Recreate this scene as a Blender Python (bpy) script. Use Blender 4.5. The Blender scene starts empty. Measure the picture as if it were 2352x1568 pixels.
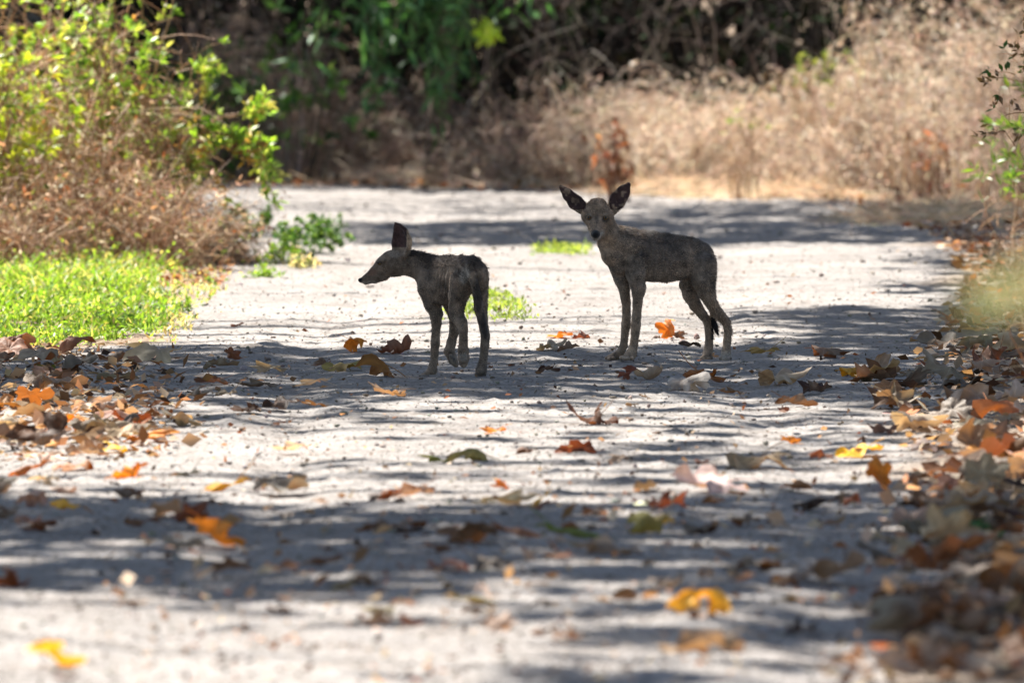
import bpy, math, random
import numpy as np
from mathutils import Vector, Matrix, Euler

# ------------------------------------------------------------------ camera, sky, sun, exposure
F = 20760.0            # focal length in pixels of a 2352 x 1568 view of the photograph
CAMH = 1.3945
PITCH = math.atan(904.0 / F)
scene = bpy.context.scene
C = scene.collection
cam_d = bpy.data.cameras.new("camera")
cam = bpy.data.objects.new("camera", cam_d)
C.objects.link(cam)
cam.location = (0, 0, CAMH)
cam.rotation_euler = (math.pi / 2 - PITCH, 0, 0)
cam_d.sensor_width = 36.0
cam_d.lens = F / 2352.0 * 36.0
cam_d.clip_start = 0.5
cam_d.clip_end = 3000
cam_d.dof.use_dof = True
cam_d.dof.focus_distance = 29.9
cam_d.dof.aperture_fstop = 6.2
scene.camera = cam

SUN_EL = math.radians(56)
SUN_DIR = np.array([-0.70, 0.714, 0.0]); SUN_DIR /= np.linalg.norm(SUN_DIR)
SUN_VEC = np.array([SUN_DIR[0] * math.cos(SUN_EL), SUN_DIR[1] * math.cos(SUN_EL), math.sin(SUN_EL)])  # towards the sun
world = bpy.data.worlds.new("World"); scene.world = world
world.use_nodes = True
wn = world.node_tree
sky = wn.nodes.new("ShaderNodeTexSky"); sky.sky_type = 'NISHITA'; sky.sun_disc = False
sky.sun_elevation = SUN_EL
sky.sun_rotation = math.atan2(SUN_DIR[0], SUN_DIR[1])
wn.links.new(sky.outputs[0], wn.nodes["Background"].inputs[0])
wn.nodes["Background"].inputs[1].default_value = 0.053
sun_d = bpy.data.lights.new("sun", 'SUN'); sun_d.energy = 5.0; sun_d.angle = math.radians(0.53)
sun_d.color = (1.0, 0.955, 0.89)
sun = bpy.data.objects.new("sun", sun_d); C.objects.link(sun)
sun.rotation_euler = Vector(SUN_VEC).to_track_quat('Z', 'Y').to_euler()
sun.location = (-20, 40, 30)
scene.view_settings.view_transform = 'Standard'
scene.view_settings.look = 'None'
scene.view_settings.exposure = 1.62
scene.view_settings.gamma = 1
scene.cycles.use_denoising = True
scene.cycles.max_bounces = 6
scene.cycles.diffuse_bounces = 4
scene.cycles.transmission_bounces = 4

rng = np.random.default_rng(11)
random.seed(5)

# ------------------------------------------------------------------ helpers
_lat = np.random.default_rng(3).random((257, 257))
def vnoise(x, y):
    x = np.asarray(x, float); y = np.asarray(y, float)
    xi = np.floor(x).astype(int); yi = np.floor(y).astype(int)
    fx = x - xi; fy = y - yi
    fx = fx * fx * (3 - 2 * fx); fy = fy * fy * (3 - 2 * fy)
    g = lambda i, j: _lat[i % 257, j % 257]
    return (g(xi, yi) * (1 - fx) * (1 - fy) + g(xi + 1, yi) * fx * (1 - fy) + g(xi, yi + 1) * (1 - fx) * fy + g(xi + 1, yi + 1) * fx * fy)

def gh(X, Y):
    """ground height: gentle ruts and swells, verges a little higher"""
    X = np.asarray(X, float); Y = np.asarray(Y, float)
    z = 0.030 * (vnoise(X * 0.45 + 9, Y * 0.33 + 5) - 0.5) + 0.007 * (vnoise(X * 1.2 + 3, Y * 1.1) - 0.5)
    z = z + 0.05 * np.clip((np.abs(X + 0.1) - (1.7 + 0.012 * (Y - 30))) / 1.5, 0, 3) ** 1.2 * (np.abs(X) < 8)
    return z

def at(px, py, Y=None):
    """photo pixel (2352 wide) -> point on the ground, or at depth Y"""
    a = (px - 1176.0) / F; b = (784.0 - py) / F
    c, s = math.cos(PITCH), math.sin(PITCH)
    d = np.array([a, c + b * s, -s + b * c])
    if Y is not None: return np.array([0, 0, CAMH]) + d * (Y / d[1])
    t = -CAMH / d[2]
    for _ in range(12): t = 0.5 * t + 0.5 * (float(gh(d[0] * t, d[1] * t)) - CAMH) / d[2]
    return np.array([0, 0, CAMH]) + d * t

def to_px(X, Y, Z=0.0):
    c, s = math.cos(PITCH), math.sin(PITCH)
    zz = Z - CAMH
    depth = Y * c - zz * s
    up = Y * s + zz * c
    return 1176.0 + F * X / depth, 784.0 - F * up / depth

def mesh_data(name, V, faces, mats, col=None, smooth=False, midx=None):
    if not isinstance(faces, list): faces = [faces]
    faces = [np.asarray(f, dtype=np.int32) for f in faces if len(f)]
    me = bpy.data.meshes.new(name)
    V = np.asarray(V, dtype=np.float32)
    me.vertices.add(len(V)); me.vertices.foreach_set("co", V.ravel())
    loops = np.concatenate([f.ravel() for f in faces])
    tot = np.concatenate([np.full(len(f), f.shape[1], np.int32) for f in faces])
    start = np.concatenate([[0], np.cumsum(tot)[:-1]]).astype(np.int32)
    me.loops.add(len(loops)); me.loops.foreach_set("vertex_index", loops)
    me.polygons.add(len(tot)); me.polygons.foreach_set("loop_start", start)
    if not isinstance(mats, (list, tuple)): mats = [mats]
    for m in mats: me.materials.append(m)
    if midx is not None: me.polygons.foreach_set("material_index", np.asarray(midx, np.int32))
    if smooth: me.polygons.foreach_set("use_smooth", np.ones(len(tot), bool))
    me.update(calc_edges=True)
    if col is not None:
        a = me.color_attributes.new("col", 'FLOAT_COLOR', 'POINT')
        c4 = np.ones((len(V), 4), np.float32); c4[:, :3] = col
        a.data.foreach_set("color", c4.ravel())
    return me

def mesh_obj(name, V, faces, mats, parent=None, col=None, smooth=False, midx=None):
    o = bpy.data.objects.new(name, mesh_data(name, V, faces, mats, col, smooth, midx))
    C.objects.link(o)
    if parent is not None: o.parent = parent
    return o

def tag(o, label=None, cat=None, group=None, kind=None):
    if label: o["label"] = label
    if cat: o["category"] = cat
    if group: o["group"] = group
    if kind: o["kind"] = kind
    return o

def empty(name, loc, label, cat, group=None):
    o = bpy.data.objects.new(name, None); C.objects.link(o); o.location = loc
    o.empty_display_size = 0.1
    return tag(o, label, cat, group)

def norm(v): return v / (np.linalg.norm(v, axis=-1, keepdims=True) + 1e-9)

def tubes(P, R, sides=3):
    """P (N,K,3) centre lines, R (N,K) radii -> verts, quads"""
    N, K, _ = P.shape
    T = np.gradient(P, axis=1); T = norm(T)
    ref = np.where(np.abs(T[..., 2:3]) > 0.8, np.array([1.0, 0, 0]), np.array([0, 0, 1.0]))
    A = norm(np.cross(T, ref)); B = np.cross(T, A)
    ang = np.arange(sides) * 2 * math.pi / sides
    V = P[:, :, None, :] + R[:, :, None, None] * (A[:, :, None, :] * np.cos(ang)[None, None, :, None] + B[:, :, None, :] * np.sin(ang)[None, None, :, None])
    V = V.reshape(-1, 3)
    n = np.arange(N)[:, None, None]; k = np.arange(K - 1)[None, :, None]; s = np.arange(sides)[None, None, :]
    s2 = (s + 1) % sides
    i0 = (n * K + k) * sides
    Q = np.stack([i0 + s, i0 + s2, i0 + sides + s2, i0 + sides + s], -1).reshape(-1, 4)
    return V, Q

def leaf_geo(P, D, L, W, fold=0.25, droop=0.15):
    """diamond leaves with a folded midrib: P base points, D directions"""
    N = len(P)
    D = norm(D)
    up = norm(rng.normal(size=(N, 3)) * 0.7 + np.array([0, 0, 1.0]))
    S = norm(np.cross(D, up)); U = np.cross(S, D)
    L = np.broadcast_to(L, (N,))[:, None]; W = np.broadcast_to(W, (N,))[:, None]
    base = P
    mid = P + D * L * 0.5 - U * W * fold * 0.5
    r = P + D * L * 0.45 + S * W * 0.5
    l = P + D * L * 0.45 - S * W * 0.5
    tip = P + D * L - U * L * droop
    V = np.stack([base, r, tip, l, mid], 1).reshape(-1, 3)
    i = np.arange(N)[:, None] * 5
    T = np.concatenate([i + np.array([0, 1, 4]), i + np.array([1, 2, 4]), i + np.array([2, 3, 4]), i + np.array([3, 0, 4])])
    return V, T

def blade_geo(P, D, L, W, bend=0.4):
    N = len(P)
    D = norm(D)
    hor = norm(rng.normal(size=(N, 3)) * np.array([1, 1, 0.0]))
    S = norm(np.cross(D, hor)); 
    L = np.broadcast_to(L, (N,))[:, None]; W = np.broadcast_to(W, (N,))[:, None]
    m = P + D * L * 0.55 + hor * L * bend * 0.25
    t = P + D * L * 0.9 + hor * L * bend
    V = np.stack([P - S * W / 2, P + S * W / 2, m + S * W * 0.4, m - S * W * 0.4, t], 1).reshape(-1, 3)
    i = np.arange(N)[:, None] * 5
    return V, [i + np.array([0, 1, 2, 3]), i + np.array([3, 2, 4])]

def pick_cols(n, palette, jitter=0.18):
    cols = np.array([c for c, w in palette]); w = np.array([w for c, w in palette], float); w /= w.sum()
    c = cols[rng.choice(len(cols), n, p=w)]
    return np.clip(c * (1 + rng.normal(size=(n, 1)) * jitter) * (1 + rng.normal(size=(n, 3)) * 0.05), 0.004, 0.95)

class Geo:
    """collects pieces and builds one mesh"""
    def __init__(s): s.V = []; s.F3 = []; s.F4 = []; s.c = []; s.n = 0
    def add(s, V, Fs, col):
        if not isinstance(Fs, list): Fs = [Fs]
        for f in Fs:
            f = np.asarray(f)
            (s.F3 if f.shape[1] == 3 else s.F4).append(f + s.n)
        s.V.append(V); s.n += len(V)
        col = np.asarray(col, float)
        if col.ndim == 1: col = np.broadcast_to(col, (len(V), 3))
        elif len(col) != len(V): col = np.repeat(col, len(V) // len(col), axis=0)
        s.c.append(col)
    def build(s, name, mat, parent=None, smooth=False):
        fs = []
        if s.F3: fs.append(np.concatenate(s.F3))
        if s.F4: fs.append(np.concatenate(s.F4))
        return mesh_obj(name, np.concatenate(s.V), fs, mat, parent, np.concatenate(s.c), smooth)

# ------------------------------------------------------------------ materials
def new_mat(name):
    m = bpy.data.materials.new(name); m.use_nodes = True
    nt = m.node_tree; nt.nodes.clear()
    out = nt.nodes.new("ShaderNodeOutputMaterial")
    return m, nt, out

def leafy(name, rough=0.5, trans=0.4, spec=0.4, tint=(1.0, 1.0, 0.6), noise=0.0):
    """thin plant tissue: reflects and lets light through; colour from the mesh"""
    m, nt, out = new_mat(name); N = nt.nodes; L = nt.links
    at_ = N.new("ShaderNodeAttribute"); at_.attribute_name = "col"
    p = N.new("ShaderNodeBsdfPrincipled"); p.inputs["Roughness"].default_value = rough
    p.inputs["Specular IOR Level"].default_value = spec
    t = N.new("ShaderNodeBsdfTranslucent")
    mul = N.new("ShaderNodeMix"); mul.data_type = 'RGBA'; mul.blend_type = 'MULTIPLY'; mul.inputs[0].default_value = 1
    L.new(at_.outputs["Color"], mul.inputs[6]); mul.inputs[7].default_value = (*tint, 1)
    L.new(at_.outputs["Color"], p.inputs["Base Color"]); L.new(mul.outputs[2], t.inputs["Color"])
    mx = N.new("ShaderNodeMixShader"); mx.inputs[0].default_value = trans
    L.new(p.outputs[0], mx.inputs[1]); L.new(t.outputs[0], mx.inputs[2]); L.new(mx.outputs[0], out.inputs[0])
    return m

M_leaf = leafy("green_foliage", 0.38, 0.45, 0.5, (1.4, 1.4, 0.5))
M_grass = leafy("grass_blades", 0.45, 0.5, 0.4, (1.5, 1.5, 0.5))
M_dry = leafy("dry_straw", 0.75, 0.45, 0.15, (1.05, 1.0, 0.92))
M_litter = leafy("dead_leaf_bits", 0.7, 0.3, 0.2, (1.5, 0.9, 0.4))
M_canopy = leafy("canopy_leaves", 0.8, 0.12, 0.1, (1.2, 1.3, 0.5))

def wood(name):
    m, nt, out = new_mat(name); N = nt.nodes; L = nt.links
    at_ = N.new("ShaderNodeAttribute"); at_.attribute_name = "col"
    p = N.new("ShaderNodeBsdfPrincipled"); p.inputs["Roughness"].default_value = 0.85
    p.inputs["Specular IOR Level"].default_value = 0.2
    no = N.new("ShaderNodeTexNoise"); no.inputs["Scale"].default_value = 25; no.inputs["Detail"].default_value = 4
    mp = N.new("ShaderNodeMapRange"); mp.inputs[3].default_value = 0.6; mp.inputs[4].default_value = 1.3
    L.new(no.outputs["Fac"], mp.inputs[0])
    mul = N.new("ShaderNodeVectorMath"); mul.operation = 'SCALE'
    L.new(at_.outputs["Color"], mul.inputs[0]); L.new(mp.outputs[0], mul.inputs["Scale"])
    L.new(mul.outputs[0], p.inputs["Base Color"]); L.new(p.outputs[0], out.inputs[0])
    return m
M_wood = wood("twig_bark")

def ground_mat():
    m, nt, out = new_mat("dusty_gravel_track"); N = nt.nodes; L = nt.links
    geo = N.new("ShaderNodeNewGeometry")
    p = N.new("ShaderNodeBsdfPrincipled"); p.inputs["Roughness"].default_value = 0.95; p.inputs["Specular IOR Level"].default_value = 0.1
    def noise(scale, detail=5, rough=0.6):
        n = N.new("ShaderNodeTexNoise"); n.inputs["Scale"].default_value = scale; n.inputs["Detail"].default_value = detail
        n.inputs["Roughness"].default_value = rough; L.new(geo.outputs["Position"], n.inputs["Vector"]); return n
    def ramp(src, stops):
        r = N.new("ShaderNodeValToRGB"); e = r.color_ramp.elements
        while len(e) < len(stops): e.new(0.5)
        for el, (pos, c) in zip(e, stops): el.position = pos; el.color = (*c, 1)
        L.new(src, r.inputs[0]); return r
    big = ramp(noise(0.9, 4).outputs["Fac"], [(0.3, (0.29, 0.27, 0.255)), (0.7, (0.385, 0.36, 0.34))])
    spk = ramp(noise(75, 3, 0.7).outputs["Fac"], [(0.33, (0.42, 0.40, 0.38)), (0.5, (0.95, 0.95, 0.95)), (0.8, (1.15, 1.15, 1.15))])
    mid = ramp(noise(5, 6, 0.75).outputs["Fac"], [(0.36, (0.74, 0.70, 0.66)), (0.5, (0.98, 0.97, 0.95)), (0.62, (1.06, 1.06, 1.06))])
    m1 = N.new("ShaderNodeMix"); m1.data_type = 'RGBA'; m1.blend_type = 'MULTIPLY'; m1.inputs[0].default_value = 1
    m2 = N.new("ShaderNodeMix"); m2.data_type = 'RGBA'; m2.blend_type = 'MULTIPLY'; m2.inputs[0].default_value = 1
    L.new(big.outputs[0], m1.inputs[6]); L.new(spk.outputs[0], m1.inputs[7])
    L.new(m1.outputs[2], m2.inputs[6]); L.new(mid.outputs[0], m2.inputs[7])
    # verge: straw coloured litter soil
    at_ = N.new("ShaderNodeAttribute"); at_.attribute_name = "col"
    sep = N.new("ShaderNodeSeparateColor"); L.new(at_.outputs["Color"], sep.inputs[0])
    straw = ramp(noise(60, 4, 0.7).outputs["Fac"], [(0.3, (0.10, 0.065, 0.042)), (0.55, (0.30, 0.225, 0.16)), (0.75, (0.47, 0.385, 0.29))])
    m3 = N.new("ShaderNodeMix"); m3.data_type = 'RGBA'
    L.new(sep.outputs[0], m3.inputs[0]); L.new(m2.outputs[2], m3.inputs[6]); L.new(straw.outputs[0], m3.inputs[7])
    L.new(m3.outputs[2], p.inputs["Base Color"])
    bp = N.new("ShaderNodeBump"); bp.inputs["Strength"].default_value = 0.9; bp.inputs["Distance"].default_value = 0.012
    L.new(noise(60, 4, 0.75).outputs["Fac"], bp.inputs["Height"]); L.new(bp.outputs[0], p.inputs["Normal"])
    L.new(p.outputs[0], out.inputs[0])
    return m
M_ground = ground_mat()

def clod_mat():
    m, nt, out = new_mat("grit_stone"); N = nt.nodes; L = nt.links
    at_ = N.new("ShaderNodeAttribute"); at_.attribute_name = "col"
    p = N.new("ShaderNodeBsdfPrincipled"); p.inputs["Roughness"].default_value = 0.9; p.inputs["Specular IOR Level"].default_value = 0.15
    L.new(at_.outputs["Color"], p.inputs["Base Color"]); L.new(p.outputs[0], out.inputs[0])
    return m
M_clod = clod_mat()

def fallen_mat():
    m, nt, out = new_mat("fallen_leaf_tissue"); N = nt.nodes; L = nt.links
    oi = N.new("ShaderNodeObjectInfo"); tc = N.new("ShaderNodeTexCoord"); geo = N.new("ShaderNodeNewGeometry")
    add = N.new("ShaderNodeVectorMath"); add.operation = 'ADD'
    comb = N.new("ShaderNodeVectorMath"); comb.operation = 'SCALE'; comb.inputs[0].default_value = (7, 13, 5)
    L.new(oi.outputs["Random"], comb.inputs["Scale"]); L.new(tc.outputs["Object"], add.inputs[0]); L.new(comb.outputs[0], add.inputs[1])
    n1 = N.new("ShaderNodeTexNoise"); n1.inputs["Scale"].default_value = 2.2; n1.inputs["Detail"].default_value = 4
    n2 = N.new("ShaderNodeTexNoise"); n2.inputs["Scale"].default_value = 9; n2.inputs["Detail"].default_value = 5
    L.new(add.outputs[0], n1.inputs["Vector"]); L.new(add.outputs[0], n2.inputs["Vector"])
    # patches drift towards brown
    r1 = N.new("ShaderNodeMapRange"); r1.inputs[1].default_value = 0.48; r1.inputs[2].default_value = 0.66
    L.new(n1.outputs["Fac"], r1.inputs[0])
    sc = N.new("ShaderNodeMath"); sc.operation = 'MULTIPLY'; sc.inputs[1].default_value = 0.5; L.new(r1.outputs[0], sc.inputs[0])
    top = N.new("ShaderNodeMix"); top.data_type = 'RGBA'; L.new(sc.outputs[0], top.inputs[0]); L.new(oi.outputs["Color"], top.inputs[6])
    top.inputs[7].default_value = (0.17, 0.075, 0.03, 1)
    # paler felted underside
    und = N.new("ShaderNodeMix"); und.data_type = 'RGBA'; und.inputs[0].default_value = 0.42
    um = N.new("ShaderNodeMath"); um.operation = 'MULTIPLY'; um.inputs[1].default_value = 0.45; L.new(oi.outputs["Alpha"], um.inputs[0]); L.new(um.outputs[0], und.inputs[0])
    L.new(top.outputs[2], und.inputs[6]); und.inputs[7].default_value = (0.36, 0.30, 0.23, 1)
    side = N.new("ShaderNodeMix"); side.data_type = 'RGBA'; L.new(geo.outputs["Backfacing"], side.inputs[0])
    L.new(top.outputs[2], side.inputs[6]); L.new(und.outputs[2], side.inputs[7])
    mp = N.new("ShaderNodeMapRange"); mp.inputs[3].default_value = 0.6; mp.inputs[4].default_value = 1.35; L.new(n2.outputs["Fac"], mp.inputs[0])
    # veins fan out from the stalk end
    sp = N.new("ShaderNodeSeparateXYZ"); L.new(tc.outputs["Object"], sp.inputs[0])
    at2 = N.new("ShaderNodeAttribute"); at2.attribute_name = "col"
    vs = N.new("ShaderNodeSeparateColor"); L.new(at2.outputs["Color"], vs.inputs[0])
    mul2 = N.new("ShaderNodeMath"); mul2.operation = 'MULTIPLY'; L.new(mp.outputs[0], mul2.inputs[0]); L.new(vs.outputs[0], mul2.inputs[1])
    vm = N.new("ShaderNodeVectorMath"); vm.operation = 'SCALE'; L.new(side.outputs[2], vm.inputs[0]); L.new(mul2.outputs[0], vm.inputs["Scale"])
    p = N.new("ShaderNodeBsdfPrincipled"); p.inputs["Roughness"].default_value = 0.6; p.inputs["Specular IOR Level"].default_value = 0.3
    L.new(vm.outputs[0], p.inputs["Base Color"])
    t = N.new("ShaderNodeBsdfTranslucent")
    tm = N.new("ShaderNodeMix"); tm.data_type = 'RGBA'; tm.blend_type = 'MULTIPLY'; tm.inputs[0].default_value = 1
    L.new(top.outputs[2], tm.inputs[6]); tm.inputs[7].default_value = (1.6, 1.1, 0.6, 1); L.new(tm.outputs[2], t.inputs["Color"])
    bp = N.new("ShaderNodeBump"); bp.inputs["Strength"].default_value = 0.5; bp.inputs["Distance"].default_value = 0.01
    L.new(n2.outputs["Fac"], bp.inputs["Height"]); L.new(bp.outputs[0], p.inputs["Normal"])
    mx = N.new("ShaderNodeMixShader"); mx.inputs[0].default_value = 0.22
    L.new(p.outputs[0], mx.inputs[1]); L.new(t.outputs[0], mx.inputs[2]); L.new(mx.outputs[0], out.inputs[0])
    return m
M_fallen = fallen_mat()

# ------------------------------------------------------------------ ground
def build_ground():
    xs = np.concatenate([[-900, -200, -60, -25, -12, -8, -6], np.linspace(-4.6, 4.6, 420), [6, 8, 12, 25, 60, 200, 900]])
    ys = np.concatenate([[-200, -30, 0, 6, 10, 13], 1 / np.linspace(1 / 15.5, 1 / 60.0, 1150), [63, 68, 80, 120, 250, 900, 2500]])
    X, Y = np.meshgrid(xs, ys, indexing='ij')
    Z = gh(X, Y)
    near = (np.abs(X) < 4.7) & (Y > 14) & (Y < 61)
    rough = 0.003 * (vnoise(X * 6 + Y * .7, Y * 3.1) - 0.5) + 0.0025 * (vnoise(X * 21, Y * 13 + X * 3) - 0.5) + 0.005 * (rng.random(X.shape) - 0.5)
    for rx_, rw_ in ((-0.62, .10), (0.78, .11)): rough = rough - 0.013 * np.exp(-((X - rx_ - 0.10 * np.sin(Y * .35) - .02 * (Y - 30) * .5) / rw_) ** 2)
    lump = np.clip(vnoise(X * 17 + 40, Y * 12 + 80) - 0.72, 0, 1) * 0.035
    Z = Z + near * (rough + lump)
    Z = np.where(np.abs(X) > 8, 0.0, Z)
    V = np.stack([X, Y, Z], -1).reshape(-1, 3)
    nx, ny = X.shape
    i = np.arange(nx - 1)[:, None] * ny + np.arange(ny - 1)[None, :]
    Q = np.stack([i, i + ny, i + ny + 1, i + 1], -1).reshape(-1, 4)
    px, py = to_px(X, Y, 0.0)
    n = (vnoise(X * 2.2, Y * 1.3) - 0.5)
    edgeL = 470 - (py - 600) * 0.35 * (py > 600) + n * 260
    vL = np.clip((edgeL - px) / 90, 0, 1) * (py < 800 + n * 60)
    eF = np.interp(px, [300, 650, 1300, 1600, 1900, 2100, 2300, 2500], [398, 406, 430, 438, 452, 480, 530, 600])
    vF = np.clip((eF + n * 34 - py) / 12, 0, 1)
    vR = np.clip((px - (2120 + n * 240 - np.clip(py - 700, 0, 900) * 0.12)) / 90, 0, 1) * 0.7
    v = np.maximum(np.maximum(vL, vF), vR)
    v = np.where((Y > 53) | (np.abs(X) > 4.5), 1.0, v)
    col = np.repeat(v.reshape(-1, 1), 3, axis=1)
    o = mesh_obj("ground", V, Q, M_ground, None, col, smooth=True)
    tag(o, kind="structure")
build_ground()

def ico():
    t = (1 + 5 ** 0.5) / 2
    v = np.array([(-1, t, 0), (1, t, 0), (-1, -t, 0), (1, -t, 0), (0, -1, t), (0, 1, t), (0, -1, -t), (0, 1, -t), (t, 0, -1), (t, 0, 1), (-t, 0, -1), (-t, 0, 1)], float)
    v /= np.linalg.norm(v[0])
    f = np.array([(0, 11, 5), (0, 5, 1), (0, 1, 7), (0, 7, 10), (0, 10, 11), (1, 5, 9), (5, 11, 4), (11, 10, 2), (10, 7, 6), (7, 1, 8), (3, 9, 4), (3, 4, 2), (3, 2, 6), (3, 6, 8), (3, 8, 9), (4, 9, 5), (2, 4, 11), (6, 2, 10), (8, 6, 7), (9, 8, 1)])
    return v, f

def build_grit():
    N = 17000
    py = rng.uniform(405, 1600, N); px = rng.uniform(-60, 2420, N)
    c, s = math.cos(PITCH), math.sin(PITCH)
    b = (784.0 - py) / F; dz = -s + b * c; t = -CAMH / dz
    X = (px - 1176) / F * t; Y = (c + b * s) * t
    r = 0.0018 + 0.0065 * rng.random(N) ** 14 + 0.0012 * rng.random(N)
    r *= (Y / 30) ** 0.5
    v, f = ico()
    V = v[None] * (1 + rng.normal(size=(N, 12, 1)) * 0.18)
    V = V * (r[:, None, None] * (1 + rng.normal(size=(N, 1, 3)) * 0.2) * np.array([1.25, 1.1, 0.8]))
    V = V + np.stack([X, Y, gh(X, Y) + r * 0.35 + 0.002], -1)[:, None, :]
    Fc = (f[None] + np.arange(N)[:, None, None] * 12).reshape(-1, 3)
    cols = pick_cols(N, [((0.26, 0.22, 0.18), 5), ((0.16, 0.12, 0.09), 3), ((0.34, 0.31, 0.28), 3)])
    o = mesh_obj("gravel", V.reshape(-1, 3), Fc, M_clod, None, np.repeat(cols, 12, axis=0))
    tag(o, "loose grit and small clods scattered over the dusty track", "gravel", kind="stuff")
build_grit()

# ------------------------------------------------------------------ overhanging trees (above the frame) that dapple the track
def shade(px, py):
    """how shaded each patch of ground is in the photograph (0 sun, 1 shade)"""
    def box(x0, x1, y0, y1, sx=60, sy=6):
        return np.clip((px - x0) / sx + .5, 0, 1) * np.clip((x1 - px) / sx + .5, 0, 1) * np.clip((py - y0) / sy + .5, 0, 1) * np.clip((y1 - py) / sy + .5, 0, 1)
    BIG = 9000
    S = [
        (-BIG, 1330, 380, 436, .86), (-BIG, 1330, -300, 380, .9), (-BIG, BIG, -300, 380, .985), (1330, BIG, -300, 390, .9), (2180, BIG, 300, 440, .6),
        
        (1000, 1500, 440, 500, .25), (1500, 2050, 458, 505, .72), (2050, 2450, 485, 505, .6),
        (790, 2500, 505, 562, .95), (560, 900, 515, 545, .5), (2150, BIG, 562, 660, .5),
        (1740, BIG, 700, 800, .93), (2050, BIG, 640, 705, .6),
        (330, 2700, 797, 905, .975), (-BIG, 420, 822, 905, .9), (-BIG, 900, 905, 935, .85),
        (900, 2200, 905, 925, .55), (1400, 1950, 885, 915, .4),
        (300, 900, 935, 985, .6), (900, 2000, 930, 962, .45), (1500, 2000, 962, 1010, .5), (1900, BIG, 905, 960, .6), (2000, BIG, 960, 1100, .3),
        (900, 2000, 1010, 1022, .5), (1350, 1950, 1025, 1090, .6), (600, 1350, 1060, 1080, .55), (500, 2100, 1096, 1112, .6),
        (850, 1700, 1125, 1150, .45), (1700, BIG, 1110, 1160, .8), (-200, 850, 1130, 1160, .5),
        (-BIG, 2500, 1155, 1235, .93), (500, 2500, 1235, 1300, .965), (-BIG, 500, 1235, 1290, .9),
        (-BIG, 2500, 1300, 1372, .88), (1150, BIG, 1372, 1410, .6), (1700, BIG, 1340, 1480, .9),
        (-BIG, 600, 1385, 1400, .6), (600, 1200, 1400, 1425, .5), (1350, BIG, 1425, 1500, .85), (1250, BIG, 1500, 1600, .45), (900, 1500, 1540, 1575, .5),
        (1250, BIG, 1600, 1900, .7), (-BIG, 1250, 1620, 1900, .5),
    ]
    out = np.zeros_like(px)
    for x0, x1, y0, y1, p in S:
        out = 1 - (1 - out) * (1 - p * box(x0, x1, y0, y1))
    return out

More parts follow.
